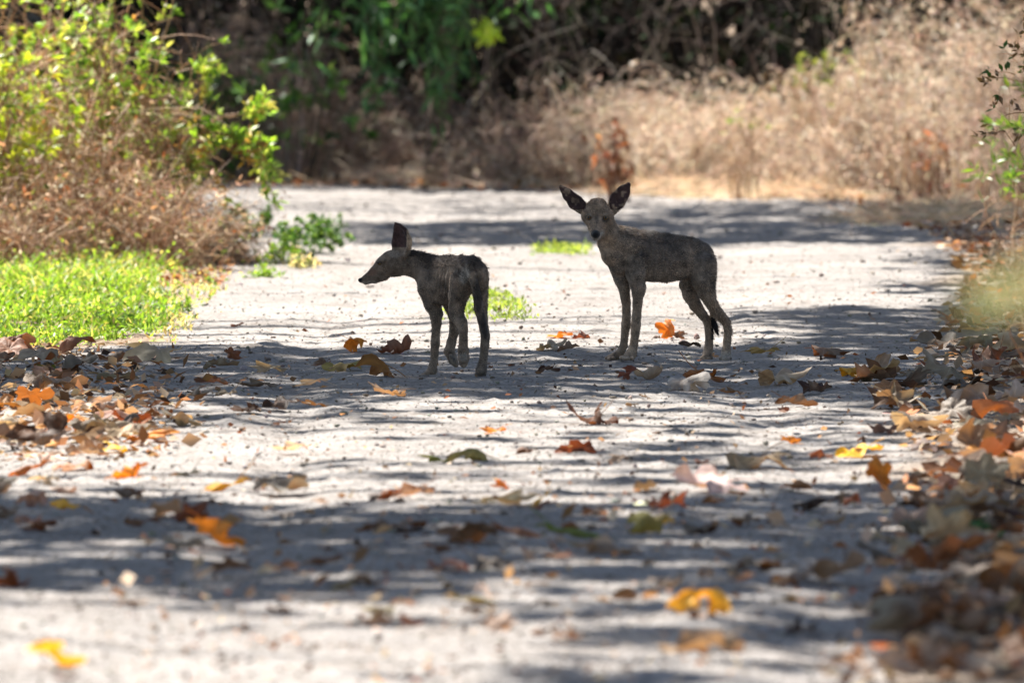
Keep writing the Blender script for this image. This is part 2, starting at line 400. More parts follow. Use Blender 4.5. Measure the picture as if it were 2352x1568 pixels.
def build_canopy():
    N = 110000
    X = rng.uniform(-5.5, 5.5, N); Yinv = rng.random(N); Y = 14 + 54 * Yinv
    px, py = to_px(X, Y, 0.0)
    n1 = vnoise(X * 0.9, Y * 0.7) - 0.5; n2 = vnoise(X * 2.2 + 7, Y * 1.3) - 0.5
    wob = (28950 / Y ** 2)                       # pixels per metre of depth
    p = shade(px + n1 * 160, py + (n1 * 0.9 + n2 * 0.5) * wob * 0.9)
    tau = -np.log(1 - np.clip(p, 0, 0.985)) * (1.15 + 0.7 * vnoise(X * 1.5, Y * 2.0 + 50))
    a_leaf = 0.0215
    keep = rng.random(N) < tau * (11 * 54) / N / a_leaf
    X = X[keep]; Y = Y[keep]; n = len(X)
    z = rng.uniform(7.2, 10.5, n)
    k = z[:, None] / SUN_VEC[2]
    P = np.stack([X, Y, np.zeros(n)], -1) + SUN_VEC[None] * k
    P -= np.array([0, 0.1, 0])
    trunks = [(-8.6, 27.0), (4.6, 20.0), (-9.2, 36.5), (5.2, 33.5), (-9.4, 47.0), (5.4, 46.5), (-3.4, 60.5), (2.6, 62.5), (7.5, 57), (-8, 55)]
    labels = ["tall sycamore left of the track nearest the camera", "tall sycamore right of the track nearest the camera",
              "tall sycamore left of the track beside the grass patch", "tall sycamore right of the track beyond the pups",
              "tall sycamore left behind the green shrub", "tall sycamore right of the dry brush", "tall sycamore behind the thicket left of centre",
              "tall sycamore behind the thicket right of centre", "tall sycamore far right behind the brush", "tall sycamore far left behind the brush"]
    T = np.array(trunks)
    d = np.linalg.norm(P[:, None, :2] - T[None], axis=2)
    own = d.argmin(1)
    for i, (tx, ty) in enumerate(trunks):
        sel = np.where(own == i)[0]
        root = empty("sycamore_tree", (tx, ty, float(gh(tx, ty))), labels[i], "tree", "sycamore trees over the track")
        g = Geo()
        H = 5.2
        kk = np.linspace(0, 1, 9)
        P0 = np.stack([0.25 * np.sin(kk * 3 + i) * kk, 0.2 * np.sin(kk * 2.3 + i * 2) * kk, kk * 10.8 - 0.2], -1)[None]
        V, Q = tubes(P0, (0.24 * (1 - kk) ** 0.7 + 0.04)[None], 10)
        g.add(V, Q, (0.42, 0.38, 0.32))
        g.build("trunk", M_wood, root, True)
        g = Geo()
        if len(sel):
            ends = P[rng.choice(sel, min(26, len(sel)), replace=False)] - np.array([tx, ty, gh(tx, ty)])
            m = len(ends); t = np.linspace(0, 1, 8)[None, :, None]
            st = np.stack([np.zeros(m), np.zeros(m), rng.uniform(5.0, 9.4, m)], -1)[:, None, :]
            mid = (st + ends[:, None, :]) / 2 + rng.normal(size=(m, 1, 3)) * 0.4 + np.array([0, 0, 0.5])
            B = st * (1 - t) ** 2 + 2 * mid * t * (1 - t) + ends[:, None, :] * t ** 2
            B += np.sin(t * 9 + rng.random((m, 1, 3)) * 6) * 0.06
            V, Q = tubes(B, np.linspace(0.075, 0.008, 8)[None] * rng.uniform(0.6, 1.1, (m, 1)), 6)
            g.add(V, Q, (0.36, 0.31, 0.26))
            g.build("branch", M_wood, root, True)
            g = Geo()
            Pl = P[sel] - np.array([tx, ty, gh(tx, ty)])
            D = rng.normal(size=(len(sel), 3)) * np.array([1, 1, 0.6])
            V, Tt = leaf_geo(Pl, D, rng.uniform(0.17, 0.27, len(sel)), rng.uniform(0.14, 0.24, len(sel)))
            g.add(V, Tt, pick_cols(len(sel), [((0.07, 0.13, 0.03), 4), ((0.14, 0.16, 0.04), 2), ((0.30, 0.17, 0.05), 1)]))
        # own crown, seen from elsewhere; far crowns added low to darken the bank
        nn = 2600 if ty > 52 else 700
        dirs = norm(rng.normal(size=(nn, 3)))
        zc = 9.8 if ty <= 52 else 4.6
        R = np.array([1.6, 1.6, 1.1]) if ty <= 52 else np.array([3.6, 2.6, 2.2])
        off = np.array([np.sign(tx) * 1.4, 0, zc + 0.8]) if ty <= 52 else np.array([0, 1.0, zc])
        Pc = dirs * R * rng.uniform(0.55, 1, (nn, 1)) + off
        V, Tt = leaf_geo(Pc, rng.normal(size=(nn, 3)), 0.24, 0.2)
        g.add(V, Tt, pick_cols(nn, [((0.07, 0.13, 0.03), 4), ((0.14, 0.16, 0.04), 2), ((0.30, 0.17, 0.05), 1)]))
        g.build("crown", M_canopy, root)
build_canopy()

# ------------------------------------------------------------------ shrubs, grass, weeds
GREEN = [((0.26, 0.42, 0.06), 4), ((0.44, 0.54, 0.14), 3), ((0.13, 0.22, 0.04), 2.5), ((0.55, 0.50, 0.20), 1), ((.34, .18, .08), .8)]
DARKG = [((0.05, 0.13, 0.03), 4), ((0.08, 0.18, 0.04), 3), ((0.12, 0.2, 0.05), 1)]
YGREEN = [((0.40, 0.48, 0.05), 4), ((0.52, 0.54, 0.08), 2), ((0.2, 0.3, 0.04), 2), ((0.45, 0.3, 0.08), .5)]
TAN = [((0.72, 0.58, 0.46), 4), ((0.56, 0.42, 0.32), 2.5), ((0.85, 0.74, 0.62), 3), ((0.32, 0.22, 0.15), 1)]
SHADETAN = [((0.58, 0.46, 0.38), 4), ((0.34, 0.26, 0.21), 3), ((0.80, 0.68, 0.58), 2), ((0.14, 0.10, 0.08), 2)]  # dry brush tones greyed, the bank's shade mixed into the colour
STRAW = [((0.74, 0.58, 0.42), 4), ((0.6, 0.44, 0.29), 3), ((0.82, 0.68, 0.52), 2), ((0.34, 0.22, 0.13), 1)]
RUST = [((0.24, 0.115, 0.07), 4), ((0.16, 0.085, 0.055), 3), ((0.36, 0.21, 0.13), 1.5)]

def stems(n, h, rx, ry, lean=(0, 0), K=7, base=0.45, wig=0.05, up=0.75, hmin=0.45):
    """N curved stems from a clump base into a dome"""
    a = rng.random(n) * 2 * math.pi; r = np.sqrt(rng.random(n))
    zt = h * rng.uniform(hmin, 1.0, n) * np.sqrt(np.clip(1 - (r * 0.85) ** 2, 0.05, 1))
    ends = np.stack([np.cos(a) * r * rx + lean[0], np.sin(a) * r * ry + lean[1], zt], -1)
    st = np.stack([np.cos(a) * r * rx * base + rng.normal(size=n) * 0.03, np.sin(a) * r * ry * base + rng.normal(size=n) * 0.03, np.full(n, -0.02)], -1)
    mid = st * 0.5 + ends * 0.5; mid[:, 2] = zt * up
    t = np.linspace(0, 1, K)[None, :, None]
    P = st[:, None] * (1 - t) ** 2 + 2 * mid[:, None] * t * (1 - t) + ends[:, None] * t ** 2
    P += np.sin(t * rng.uniform(4, 12, (n, 1, 3)) + rng.random((n, 1, 3)) * 6) * wig * t
    return P

def side_twigs(P, m, length, K=4, droop=0.3, tmin=0.3):
    n = len(P)
    i = rng.integers(0, n, m); k = rng.integers(max(1, int(P.shape[1] * tmin)), P.shape[1], m)
    s = P[i, k]
    D = norm(norm(P[i, k] - P[i, k - 1]) * 0.6 + norm(rng.normal(size=(m, 3))))
    L = length * rng.uniform(0.4, 1.2, m)
    t = np.linspace(0, 1, K)[None, :, None]
    Q = s[:, None] + D[:, None] * L[:, None, None] * t + np.array([0, 0, -1.0]) * (t ** 2) * (L * droop)[:, None, None]
    return Q

def shrub(name, label, cat, base, h, rx, ry, nst, ntw, twl, nlf, leaf, lw, pal, wood_pal, group=None, tips=0.5, r0=0.006, mat=M_leaf,
          lean=(0, 0), part="foliage", hmin=0.45, extra=None, rosette=4, spread=1.0, up=0.75, wig=0.05, shade_low=None, more=None):
    bz = float(gh(base[0], base[1]))
    root = empty(name, (base[0], base[1], bz), label, cat, group)
    P = stems(nst, h, rx, ry, lean, hmin=hmin, up=up, wig=wig)
    g = Geo()
    P_all = P
    if extra is not None: P = np.concatenate([P, extra])
    rr = rng.uniform(0.5, 1.2, (len(P), 1)) * r0
    V, Q = tubes(P, np.linspace(1, 0.3, P.shape[1])[None] * rr, 4)
    g.add(V, Q, pick_cols(len(P), wood_pal))
    Tw = side_twigs(P_all, ntw, twl)
    V, Q = tubes(Tw, np.linspace(1, 0.35, Tw.shape[1])[None] * rng.uniform(0.25, 0.5, (ntw, 1)) * r0, 3)
    g.add(V, Q, pick_cols(ntw, wood_pal))
    g.build("stem", M_wood, root)
    if nlf:
        g = Geo()
        nr = nlf // rosette
        i = rng.integers(0, len(Tw), nr); kk = np.where(rng.random(nr) < tips, Tw.shape[1] - 1, rng.integers(1, Tw.shape[1], nr))
        c = Tw[i, kk]
        if shade_low is not None:      # leaves only above this relative height
            keep = rng.random(nr) < np.clip((c[:, 2] / h - shade_low[0]) / shade_low[1], shade_low[2], 1)
            c = c[keep]; i = i[keep]; nr = len(c)
        ax = norm(norm(Tw[i, -1] - Tw[i, 0]) + np.array([0, 0, 0.3]))
        c = np.repeat(c, rosette, 0); ax = np.repeat(ax, rosette, 0)
        D = norm(ax + norm(rng.normal(size=c.shape)) * spread)
        L = leaf * rng.uniform(0.5, 1.25, len(c))
        V, T = leaf_geo(c + D * 0.003, D, L, L * lw)
        cc = pick_cols(nr, pal, 0.22); cc = np.repeat(cc, rosette, 0) * (1 + rng.normal(size=(len(c), 1)) * 0.1)
        g.add(V, T, np.clip(cc, 0.004, 0.95))
        if more is not None:
            D = norm(rng.normal(size=more.shape) + np.array([.4, 0, .35])); L = leaf * rng.uniform(.7, 1.3, len(more))
            V, T = leaf_geo(more + D * .004, D, L, L * lw)
            g.add(V, T, np.repeat(pick_cols(len(more) // 6, pal + [((.45, .28, .06), .8)], .2), 6, 0))
        g.build(part, mat, root)
    return root

BROWNW = [((0.46, 0.28, 0.16), 3), ((0.70, 0.53, 0.38), 2), ((0.28, 0.15, 0.08), 2)]
GREYW = [((0.20, 0.155, 0.125), 3), ((0.30, 0.25, 0.21), 1.5), ((0.10, 0.075, 0.06), 2)]
SHADEW = [((0.035, 0.026, 0.022), 3), ((0.08, 0.06, 0.05), 1), ((0.015, 0.011, 0.01), 3)]  # near-black stems, deep shade of the hollow put into the colour

# --- left: leafy shrub with brown twiggy inside
def left_shrubs():
    def arm(pts, n=6):                          # trailing branches at photo positions, at their own depth
        p = np.array(pts, float)
        t = np.linspace(0, len(p) - 1, 7); return np.stack([np.interp(t, np.arange(len(p)), p[:, k]) for k in range(3)], -1)
    Y0 = 40.5; bx, by = -1.78, Y0; bz = float(gh(bx, by))
    def q(px, py, dy=0.0): 
        w = at(px, py, Y0 + dy); return (w[0] - bx, w[1] - by, w[2] - bz)
    arms = [arm([q(300, 420), q(400, 330, .1), q(500, 268, .0), q(612, 250, -.1)]),
            arm([q(330, 380), q(430, 300), q(520, 310, -.1), q(600, 360, -.15), q(628, 400, -.15)]),
            arm([q(340, 350), q(440, 280), q(540, 320, .1), q(580, 345), q(620, 345)]),
            arm([q(300, 500), q(380, 430), q(430, 380), q(480, 400, -.1)]),
            arm([q(560, 330), q(600, 380), q(625, 440), q(640, 495)]),
            arm([q(350, 330), q(430, 240), q(465, 190), q(478, 150)]),
            arm([q(200, 470), q(300, 435), q(370, 432), q(450, 415)]),
            arm([q(300, 350), q(380, 300), q(430, 330, .1), q(455, 380, .1)])]
    arms = np.stack(arms)
    lf = []
    for a_, lo, n_ in zip(arms, [.86, .35, .4, .5, .15, .7, .95, .6], [22, 46, 40, 26, 20, 22, 8, 18]):
        t_ = rng.uniform(lo, 1.0, n_); c_ = np.stack([np.interp(t_, np.linspace(0, 1, 7), a_[:, k]) for k in range(3)], -1) + rng.normal(size=(n_, 3)) * 0.028
        lf.append(c_)
    lf = np.repeat(np.concatenate(lf), 6, 0)
    shrub("leafy_shrub", "green leafed shrub with trailing branches reaching over the track from the left", "shrub", (bx, by), 1.35, 0.48, 0.5,
          80, 1500, 0.24, 7400, 0.046, 0.42, GREEN, BROWNW, tips=0.8, r0=0.006, extra=np.concatenate([arms, arms + rng.normal(size=(8, 1, 3)) * 0.02]), shade_low=(0.22, 0.4, 0.10), rosette=6, hmin=0.5, more=lf)
    # leaf sprays along the trailing ends
    shrub("leafy_shrub", "yellow green shrub cut by the left edge of the picture", "shrub", (-2.45, 39.6), 1.35, 0.42, 0.45,
          60, 900, 0.2, 6000, 0.055, 0.3, YGREEN, BROWNW, tips=0.6, shade_low=(0.15, 0.4, 0.12), rosette=5)
    shrub("leafy_shrub", "taller brown twigged shrub behind the trailing green one", "shrub", (-2.25, 42.0), 1.45, 0.5, 0.4,
          90, 900, 0.25, 4200, 0.05, 0.4, GREEN, BROWNW, tips=0.7, r0=0.005, shade_low=(0.5, 0.3, 0.1), rosette=5)
    # tangles of dead twigs under it
    for (x, y, h, rx, lab) in [(-2.15, 38.9, 0.42, 0.42, "low tangle of dead brown stems beside the left picture edge"),
                               (-1.62, 39.4, 0.50, 0.42, "tangle of dead brown stems under the green shrub"),
                               (-1.38, 40.2, 0.24, 0.28, "low dead twigs spilling from the green shrub onto the track"),
                               (-2.0, 39.9, 1.0, 0.5, "high dry stem tangle inside the left shrubs")]:
        shrub("dead_brush", lab, "dead brush", (x, y), h, rx, 0.35, 170, 1200, 0.17, 1700, 0.034, 0.3, STRAW + [((.55, .32, .15), 4), ((0.38, 0.13, 0.05), 3), ((0.28, 0.36, 0.06), 3.5)], BROWNW,
              "dead brush under the left shrubs", tips=0.3, r0=0.0035, mat=M_dry, part="dead_leaves", hmin=0.1, rosette=2, up=1.1, wig=0.12)
left_shrubs()

# --- green grass patch on the left verge
def grass_patch(name, label, poly, n, hmin, hmax, pal, wid=0.006, kind="stuff", cat="grass", bend=0.5, lean=0.5):
    """poly: rows of (py, px0, px1) in the photo -> ground area"""
    poly = np.array(poly, float)
    py = rng.uniform(poly[0, 0], poly[-1, 0], n * 2)
    x0 = np.interp(py, poly[:, 0], poly[:, 1]); x1 = np.interp(py, poly[:, 0], poly[:, 2])
    u = rng.random(n * 2); px = x0 + (x1 - x0) * u
    c, s = math.cos(PITCH), math.sin(PITCH)
    b = (784.0 - py) / F; t = -CAMH / (-s + b * c)
    X = (px - 1176) / F * t; Y = (c + b * s) * t
    dens = vnoise(X * 5, Y * 2.5) * 0.8 + vnoise(X * 14, Y * 6) * 0.4
    edge = np.minimum(u, 1 - u) * 6
    edge2 = np.minimum(py - poly[0, 0], poly[-1, 0] - py) / (poly[-1, 0] - poly[0, 0]) * 6
    keep = rng.random(n * 2) < np.clip((dens - 0.42) * 2.4, 0, 1) * np.clip(np.minimum(edge, edge2 + 0.1), 0.03, 1)
    X = X[keep]; Y = Y[keep]; dens = dens[keep]; m = len(X)
    P = np.stack([X, Y, gh(X, Y) - 0.003], -1)
    D = np.concatenate([rng.normal(size=(m, 2)) * lean, np.ones((m, 1))], 1)
    L = rng.uniform(hmin, hmax, m) * (0.25 + 1.0 * dens)
    g = Geo(); cols = pick_cols(m, pal, 0.2)
    h = m // 2
    V, Fs = blade_geo(P[:h], D[:h], L[:h], wid, bend); g.add(V, Fs, cols[:h])
    # small leaves on stalks
    Pm = P[h:] + norm(D[h:]) * (L[h:] * rng.uniform(0.2, 1, m - h))[:, None]
    V, T = leaf_geo(Pm, rng.normal(size=(m - h, 3)) + np.array([0, 0, 0.6]), rng.uniform(0.014, 0.038, m - h), 0.011); g.add(V, T, cols[h:])
    ox, oy = X.mean(), Y.mean()
    o = g.build(name, M_grass)
    tag(o, label, cat, kind=kind)
    return o
WEEDC = [((0.24, 0.31, 0.08), 4), ((0.32, 0.37, 0.13), 3), ((0.15, 0.22, 0.06), 2)]
GR = [((0.20, 0.33, 0.045), 4), ((0.30, 0.42, 0.08), 3), ((0.12, 0.22, 0.03), 2.5), ((0.5, 0.46, 0.22), .9)]
grass_patch("grass", "bright green sunlit grass spreading along the left verge", [(630, -60, 200), (655, -60, 360), (690, -60, 410), (740, -60, 415), (792, -60, 310)], 30000, 0.025, 0.08, GR + [((.55, .45, .26), 1.2), ((.10, .17, .03), 2)])
grass_patch("grass", "taller thin green wisps at the back of the bright grass", [(572, -60, 300), (600, -60, 420), (640, -60, 440), (690, -60, 300)], 4500, 0.08, 0.17, GR + [((.6, .5, .3), 2)], 0.005)
grass_patch("grass", "sparse dry straw and seedlings along the left track edge", [(560, 60, 480), (640, 330, 560), (700, 380, 480), (760, 350, 440), (800, 100, 400)], 2000, 0.015, 0.045, STRAW + [((0.22, 0.34, 0.05), 4)])
grass_patch("weed_patch", "low green weeds growing behind the hind legs of the walking pup", [(672, 1090, 1140), (695, 1070, 1200), (715, 1010, 1235), (742, 1010, 1235)], 1700, 0.015, 0.045, WEEDC, 0.005, None, "weeds", 0.3)
grass_patch("weed_patch", "flat green weed strip between the two pups", [(566, 1240, 1350), (578, 1215, 1375), (589, 1225, 1372)], 1000, 0.012, 0.034, WEEDC, 0.005, None, "weeds", 0.3)
def weed_clumps():
    for (px, py, w, h, n, pal, lab) in [
        (570, 548, 0.18, 0.17, 2200, DARKG + [((.14, .24, .07), 4)], "dark green weed clump under the trailing branch"),
        (700, 582, 0.22, 0.19, 3200, DARKG + [((0.2, 0.3, 0.08), 3)], "grey green weed clump standing at the track edge"),
        (742, 550, 0.10, 0.14, 1100, DARKG + [((.14, .24, .07), 4)], "small upright dark weed rightmost of the verge clumps"),
        (655, 606, 0.14, 0.09, 1100, GR, "low light green weed between verge clumps"),
        (600, 638, 0.07, 0.045, 350, GR, "tiny flat weed on bare dirt right of the grass"),
        (700, 615, 0.08, 0.06, 420, TAN + [((0.2, 0.22, 0.08), 3)], "withered brown weed at the track edge"),
        (405, 720, 0.05, 0.06, 260, GR, "small weed tuft at the right tip of the grass"),
        (478, 660, 0.02, 0.05, 60, GR, "single seedling standing right of the grass"),
        (2250, 1240, 0.06, 0.03, 260, [((0.06, 0.14, 0.07), 1)], "small dark green weed among the leaves bottom right")]:
        b = at(px, py)
        shrub("weed", lab, "weed", (b[0], b[1]), h, w, w, 24 if n > 300 else 8, 90, 0.03, n, 0.022, 0.4, pal, [((0.16, 0.2, 0.06), 1)], "weeds on the verge",
              r0=0.0016, hmin=0.4, rosette=4, tips=0.5, wig=0.01)
weed_clumps()

# --- background brush
def woods():
    n = 26000
    X = rng.uniform(-24, 24, n); Y = 63.5 + rng.random(n) * 5 + 0.02 * X ** 2; Z = rng.random(n) ** 1.2 * (4.6 + 1.6 * vnoise(X * .4 + 60, Y * .3))
    V, T = leaf_geo(np.stack([X, Y, Z], -1), rng.normal(size=(n, 3)), rng.uniform(.2, .42, n), rng.uniform(.14, .3, n))
    g = Geo(); g.add(V, T, pick_cols(n, [((0.018, 0.03, 0.012), 3), ((0.022, 0.017, 0.012), 3), ((.03, .04, .015), 1)]))  # added backing mass, shade painted into its near-black leaves
    m = 400; x = rng.uniform(-24, 24, m); y = 63.5 + rng.random(m) * 4 + .02 * x ** 2; k = np.linspace(0, 1, 7)[None]
    P = np.stack([x[:, None] + rng.normal(size=(m, 1)) * k * .8, y[:, None] + 0 * k, k * rng.uniform(2.5, 5, (m, 1))], -1)
    V, Q = tubes(P, np.linspace(1, .3, 7)[None] * rng.uniform(.02, .06, (m, 1)), 5); g.add(V, Q, (.08, .06, .05))
    tag(g.build("woods", M_canopy), "added dark wood blocking bright ground behind the thicket", "woods", kind="stuff")

def background():
    k = 0
    # deep thicket behind everything, leaf and stem colours blackened to deepen the shade
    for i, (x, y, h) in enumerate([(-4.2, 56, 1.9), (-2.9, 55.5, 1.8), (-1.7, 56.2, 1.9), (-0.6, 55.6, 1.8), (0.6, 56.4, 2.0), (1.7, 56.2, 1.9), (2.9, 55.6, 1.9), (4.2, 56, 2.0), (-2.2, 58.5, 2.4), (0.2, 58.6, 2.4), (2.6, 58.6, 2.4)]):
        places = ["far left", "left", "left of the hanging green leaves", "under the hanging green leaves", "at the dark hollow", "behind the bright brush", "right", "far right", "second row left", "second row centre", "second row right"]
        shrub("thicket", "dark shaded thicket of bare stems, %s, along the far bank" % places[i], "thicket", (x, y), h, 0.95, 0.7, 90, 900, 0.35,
              (2600 if i < 8 else 5200), 0.075, 0.5, [((0.018, 0.034, 0.012), 3), ((0.026, 0.019, 0.014), 3), ((0.012, 0.012, 0.010), 2)], SHADEW, "thicket on the far bank",
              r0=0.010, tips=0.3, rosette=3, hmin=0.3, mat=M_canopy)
    # bare grey branches arching in the dark hollow
    for j, (px, lab) in enumerate([(1420, "bare grey arching branches left of the dark hollow"), (1640, "bare grey arching branches in the dark hollow"), (1840, "bare arching branches right in the dark hollow"), (1180, "bare grey branches beside the hanging leaves")]):
        w = at(px, 200, 54.2)
        shrub("bare_bush", lab, "bush", (w[0], 54.2), 1.5, 0.7, 0.4, 13, 34, 0.5, 0, .1, .3, SHADETAN, GREYW, "bare bushes in the hollow", r0=0.006, hmin=0.6, wig=0.12, up=1.0)
    # shaded green bush left, hanging green leaves centre
    for (px, pyb, Y, h, rx, n, pal, lab) in [(640, 400, 53.6, 1.15, 0.5, 380, DARKG, "dim green leafed bush behind the trailing branch tips"),
                                          (470, 400, 54.0, 1.2, 0.5, 380, DARKG, "dim green leafed bush behind the left shrub")]:
        w = at(px, pyb, Y)
        shrub("shaded_bush", lab, "bush", (w[0], Y), h, rx, 0.4, 50, 300, 0.25, n, 0.09, 0.45, pal, GREYW, "shaded bushes", r0=0.006, rosette=5, hmin=0.3)
    # hanging branch tree
    Y = 52.6; w = at(980, 0, Y); bx = w[0]
    root = empty("willow_tree", (bx, Y + 1.6, float(gh(bx, Y + 1.6))), "willow with long green leaves hanging at the top centre of the far bank", "tree")
    g = Geo(); kk = np.linspace(0, 1, 8)
    V, Q = tubes(np.stack([0.1 * np.sin(kk * 4), 0.1 * kk, kk * 2.6 - 0.1], -1)[None], (0.07 * (1 - kk) + 0.02)[None], 8); g.add(V, Q, (0.12, 0.09, 0.07)); g.build("trunk", M_wood, root, True)
    g = Geo(); gl = Geo()
    def h3(px, py, dy=0): 
        a = at(px, py, Y + dy); return np.array([a[0] - bx, a[1] - Y - 1.6, a[2]])
    ends = [(862, 262, 26), (875, 195, 22), (1010, 285, 24), (1005, 225, 26), (945, 130, 22), (1055, 165, 22), (830, 110, 20), (1090, 185, 12), (905, 80, 26), (1000, 100, 30), (1040, 60, 30), (960, 30, 30), (860, 30, 22), (780, 70, 12), (1145, 60, 10), (720, 120, 6), (660, 190, 6), (1240, 30, 6)]
    for (px, py, n) in ends:
        e = h3(px, py, rng.uniform(-.3, .3)); s = np.array([rng.uniform(-.2, .2), 0, rng.uniform(1.9, 2.5)]); m = np.array([(e[0] + s[0]) * 0.6, (e[1]) * 0.8, 1.75])
        t = np.linspace(0, 1, 8)[:, None]
        P = s * (1 - t) ** 2 + 2 * m * t * (1 - t) + e * t ** 2
        V, Q = tubes(P[None], np.linspace(0.012, 0.003, 8)[None], 4); g.add(V, Q, (0.13, 0.1, 0.07))
        nn = n * 5; tt = rng.uniform(0.45, 1.0, nn)
        Pp = np.stack([np.interp(tt, t[:, 0], P[:, q]) for q in range(3)], -1) + rng.normal(size=(nn, 3)) * 0.035
        D = np.array([0, 0, -0.6]) + rng.normal(size=(nn, 3)) * 0.7
        V, T = leaf_geo(Pp, D, rng.uniform(0.08, 0.16, nn), rng.uniform(0.022, 0.034, nn)); gl.add(V, T, pick_cols(nn, [((0.06, 0.16, 0.06), 4), ((0.10, 0.24, 0.09), 3), ((0.05, 0.11, 0.045), 2)]))
    # one tuft brightened, sunlight put into its leaf colour
    e = h3(1118, 70); nn = 70
    V, T = leaf_geo(e + rng.normal(size=(nn, 3)) * 0.03, rng.normal(size=(nn, 3)), 0.07, 0.03); gl.add(V, T, pick_cols(nn, [((0.5, 0.65, 0.08), 1)]))
    g.build("branch", M_wood, root); gl.build("crown", M_leaf, root)
    woods()
    # dry brush in front of the dark bank
    D = [  # px, base py, height px, half width px, palette, name label, fluff
        (760, 404, 130, 110, SHADETAN, "low shaded grey brown brush behind the trailing branch tips", 0),
        (900, 408, 215, 100, SHADETAN, "shaded dry brush under the hanging green leaves", 0),
        (1060, 414, 235, 110, SHADETAN, "shaded feathery dry brush right of the hanging leaves", 1),
        (1230, 422, 225, 120, SHADETAN, "shaded grey brush left of the rusty leaves", 1),
        (1390, 423, 190, 100, SHADETAN + TAN, "dry brush with rusty leaves behind the standing pup's ears", 1),
        (1330, 420, 235, 100, SHADETAN, "tall grey stems behind the rusty leaved brush", 0),
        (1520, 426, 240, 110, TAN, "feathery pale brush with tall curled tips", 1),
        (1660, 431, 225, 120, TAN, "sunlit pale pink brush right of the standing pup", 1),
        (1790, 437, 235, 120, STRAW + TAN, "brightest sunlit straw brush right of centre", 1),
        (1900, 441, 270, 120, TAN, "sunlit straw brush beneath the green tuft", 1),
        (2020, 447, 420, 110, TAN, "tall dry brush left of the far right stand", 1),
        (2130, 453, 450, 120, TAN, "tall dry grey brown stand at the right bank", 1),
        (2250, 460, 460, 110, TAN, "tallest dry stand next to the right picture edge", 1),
        (2370, 466, 460, 110, SHADETAN, "dry stand cut by the right picture edge", 0),
        (600, 402, 400, 90, SHADETAN, "tall dim brown brush just right of the green shrub", 0),
        (730, 412, 330, 90, SHADETAN, "tall dim brown brush behind the far left track end", 0),
        (480, 412, 420, 90, SHADETAN, "tall dim brown brush behind the green shrub", 0),
        (1130, 428, 120, 100, SHADETAN, "low dim front brush right of the hanging leaves", 1),
        (1290, 430, 130, 100, SHADETAN + TAN, "low front brush left of the standing pup's ears", 1),
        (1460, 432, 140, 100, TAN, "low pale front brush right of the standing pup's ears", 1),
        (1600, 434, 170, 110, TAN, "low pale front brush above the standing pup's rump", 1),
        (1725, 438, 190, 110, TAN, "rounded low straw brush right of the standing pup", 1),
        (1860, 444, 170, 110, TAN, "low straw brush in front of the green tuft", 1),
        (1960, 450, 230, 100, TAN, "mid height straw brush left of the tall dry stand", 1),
        (600, 402, 120, 90, SHADETAN, "low dim brush beside the green shrub's tips", 0),
    ]
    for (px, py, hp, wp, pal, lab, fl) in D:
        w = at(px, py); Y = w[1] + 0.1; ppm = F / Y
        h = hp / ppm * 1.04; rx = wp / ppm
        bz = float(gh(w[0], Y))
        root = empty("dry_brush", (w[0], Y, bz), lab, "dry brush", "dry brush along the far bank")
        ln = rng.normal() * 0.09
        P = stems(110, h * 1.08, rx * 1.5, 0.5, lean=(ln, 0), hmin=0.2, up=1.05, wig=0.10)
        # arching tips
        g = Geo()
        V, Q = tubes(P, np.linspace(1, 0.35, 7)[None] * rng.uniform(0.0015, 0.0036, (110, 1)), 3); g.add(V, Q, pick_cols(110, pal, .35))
        NT = 1500 if pal is not SHADETAN else 750
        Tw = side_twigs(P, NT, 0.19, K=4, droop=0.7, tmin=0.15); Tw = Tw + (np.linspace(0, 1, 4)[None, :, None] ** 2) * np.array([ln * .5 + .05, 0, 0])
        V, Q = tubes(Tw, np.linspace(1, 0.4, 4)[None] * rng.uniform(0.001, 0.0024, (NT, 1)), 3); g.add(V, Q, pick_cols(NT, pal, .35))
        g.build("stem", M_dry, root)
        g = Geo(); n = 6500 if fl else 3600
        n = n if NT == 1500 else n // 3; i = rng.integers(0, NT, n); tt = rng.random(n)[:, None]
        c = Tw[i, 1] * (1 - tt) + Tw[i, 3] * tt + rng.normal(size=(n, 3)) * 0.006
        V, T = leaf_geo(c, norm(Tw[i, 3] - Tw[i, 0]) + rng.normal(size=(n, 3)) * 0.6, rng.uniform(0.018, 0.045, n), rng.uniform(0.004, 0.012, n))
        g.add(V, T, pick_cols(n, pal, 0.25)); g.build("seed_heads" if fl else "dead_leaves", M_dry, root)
    # flattened straw at the foot of the bright brush
    for (px, py, w_, n, lab) in [(1560, 442, 170, 2600, "flattened bright straw at the brush foot behind the pup"), (1840, 452, 190, 3000, "flattened golden straw at the foot of the brightest brush"),
                                 (900, 414, 260, 2600, "flattened shaded straw at the far left bank"), (1200, 425, 160, 1500, "flattened dim straw under the grey brush"), (2180, 505, 190, 2600, "flattened dry straw at the right bank")]:
        a = at(px, py); ppm = F / a[1]
        X = a[0] + rng.normal(size=n) * w_ / ppm * 0.55; Y = a[1] + 0.4 + rng.normal(size=n) * 0.6
        P = np.stack([X, Y, gh(X, Y) + rng.random(n) * 0.07 * np.exp(-((X - a[0]) / (w_ / ppm * .6)) ** 2)], -1)
        Dv = np.concatenate([rng.normal(size=(n, 2)), rng.normal(size=(n, 1)) * 0.22 + 0.1], 1)
        V, Fs = blade_geo(P, Dv, rng.uniform(0.08, 0.28, n), 0.005, 0.3)
        g = Geo(); g.add(V, Fs, pick_cols(n, STRAW if px > 1300 else TAN)); o = g.build("straw_litter", M_dry); tag(o, lab, "straw", kind="stuff")
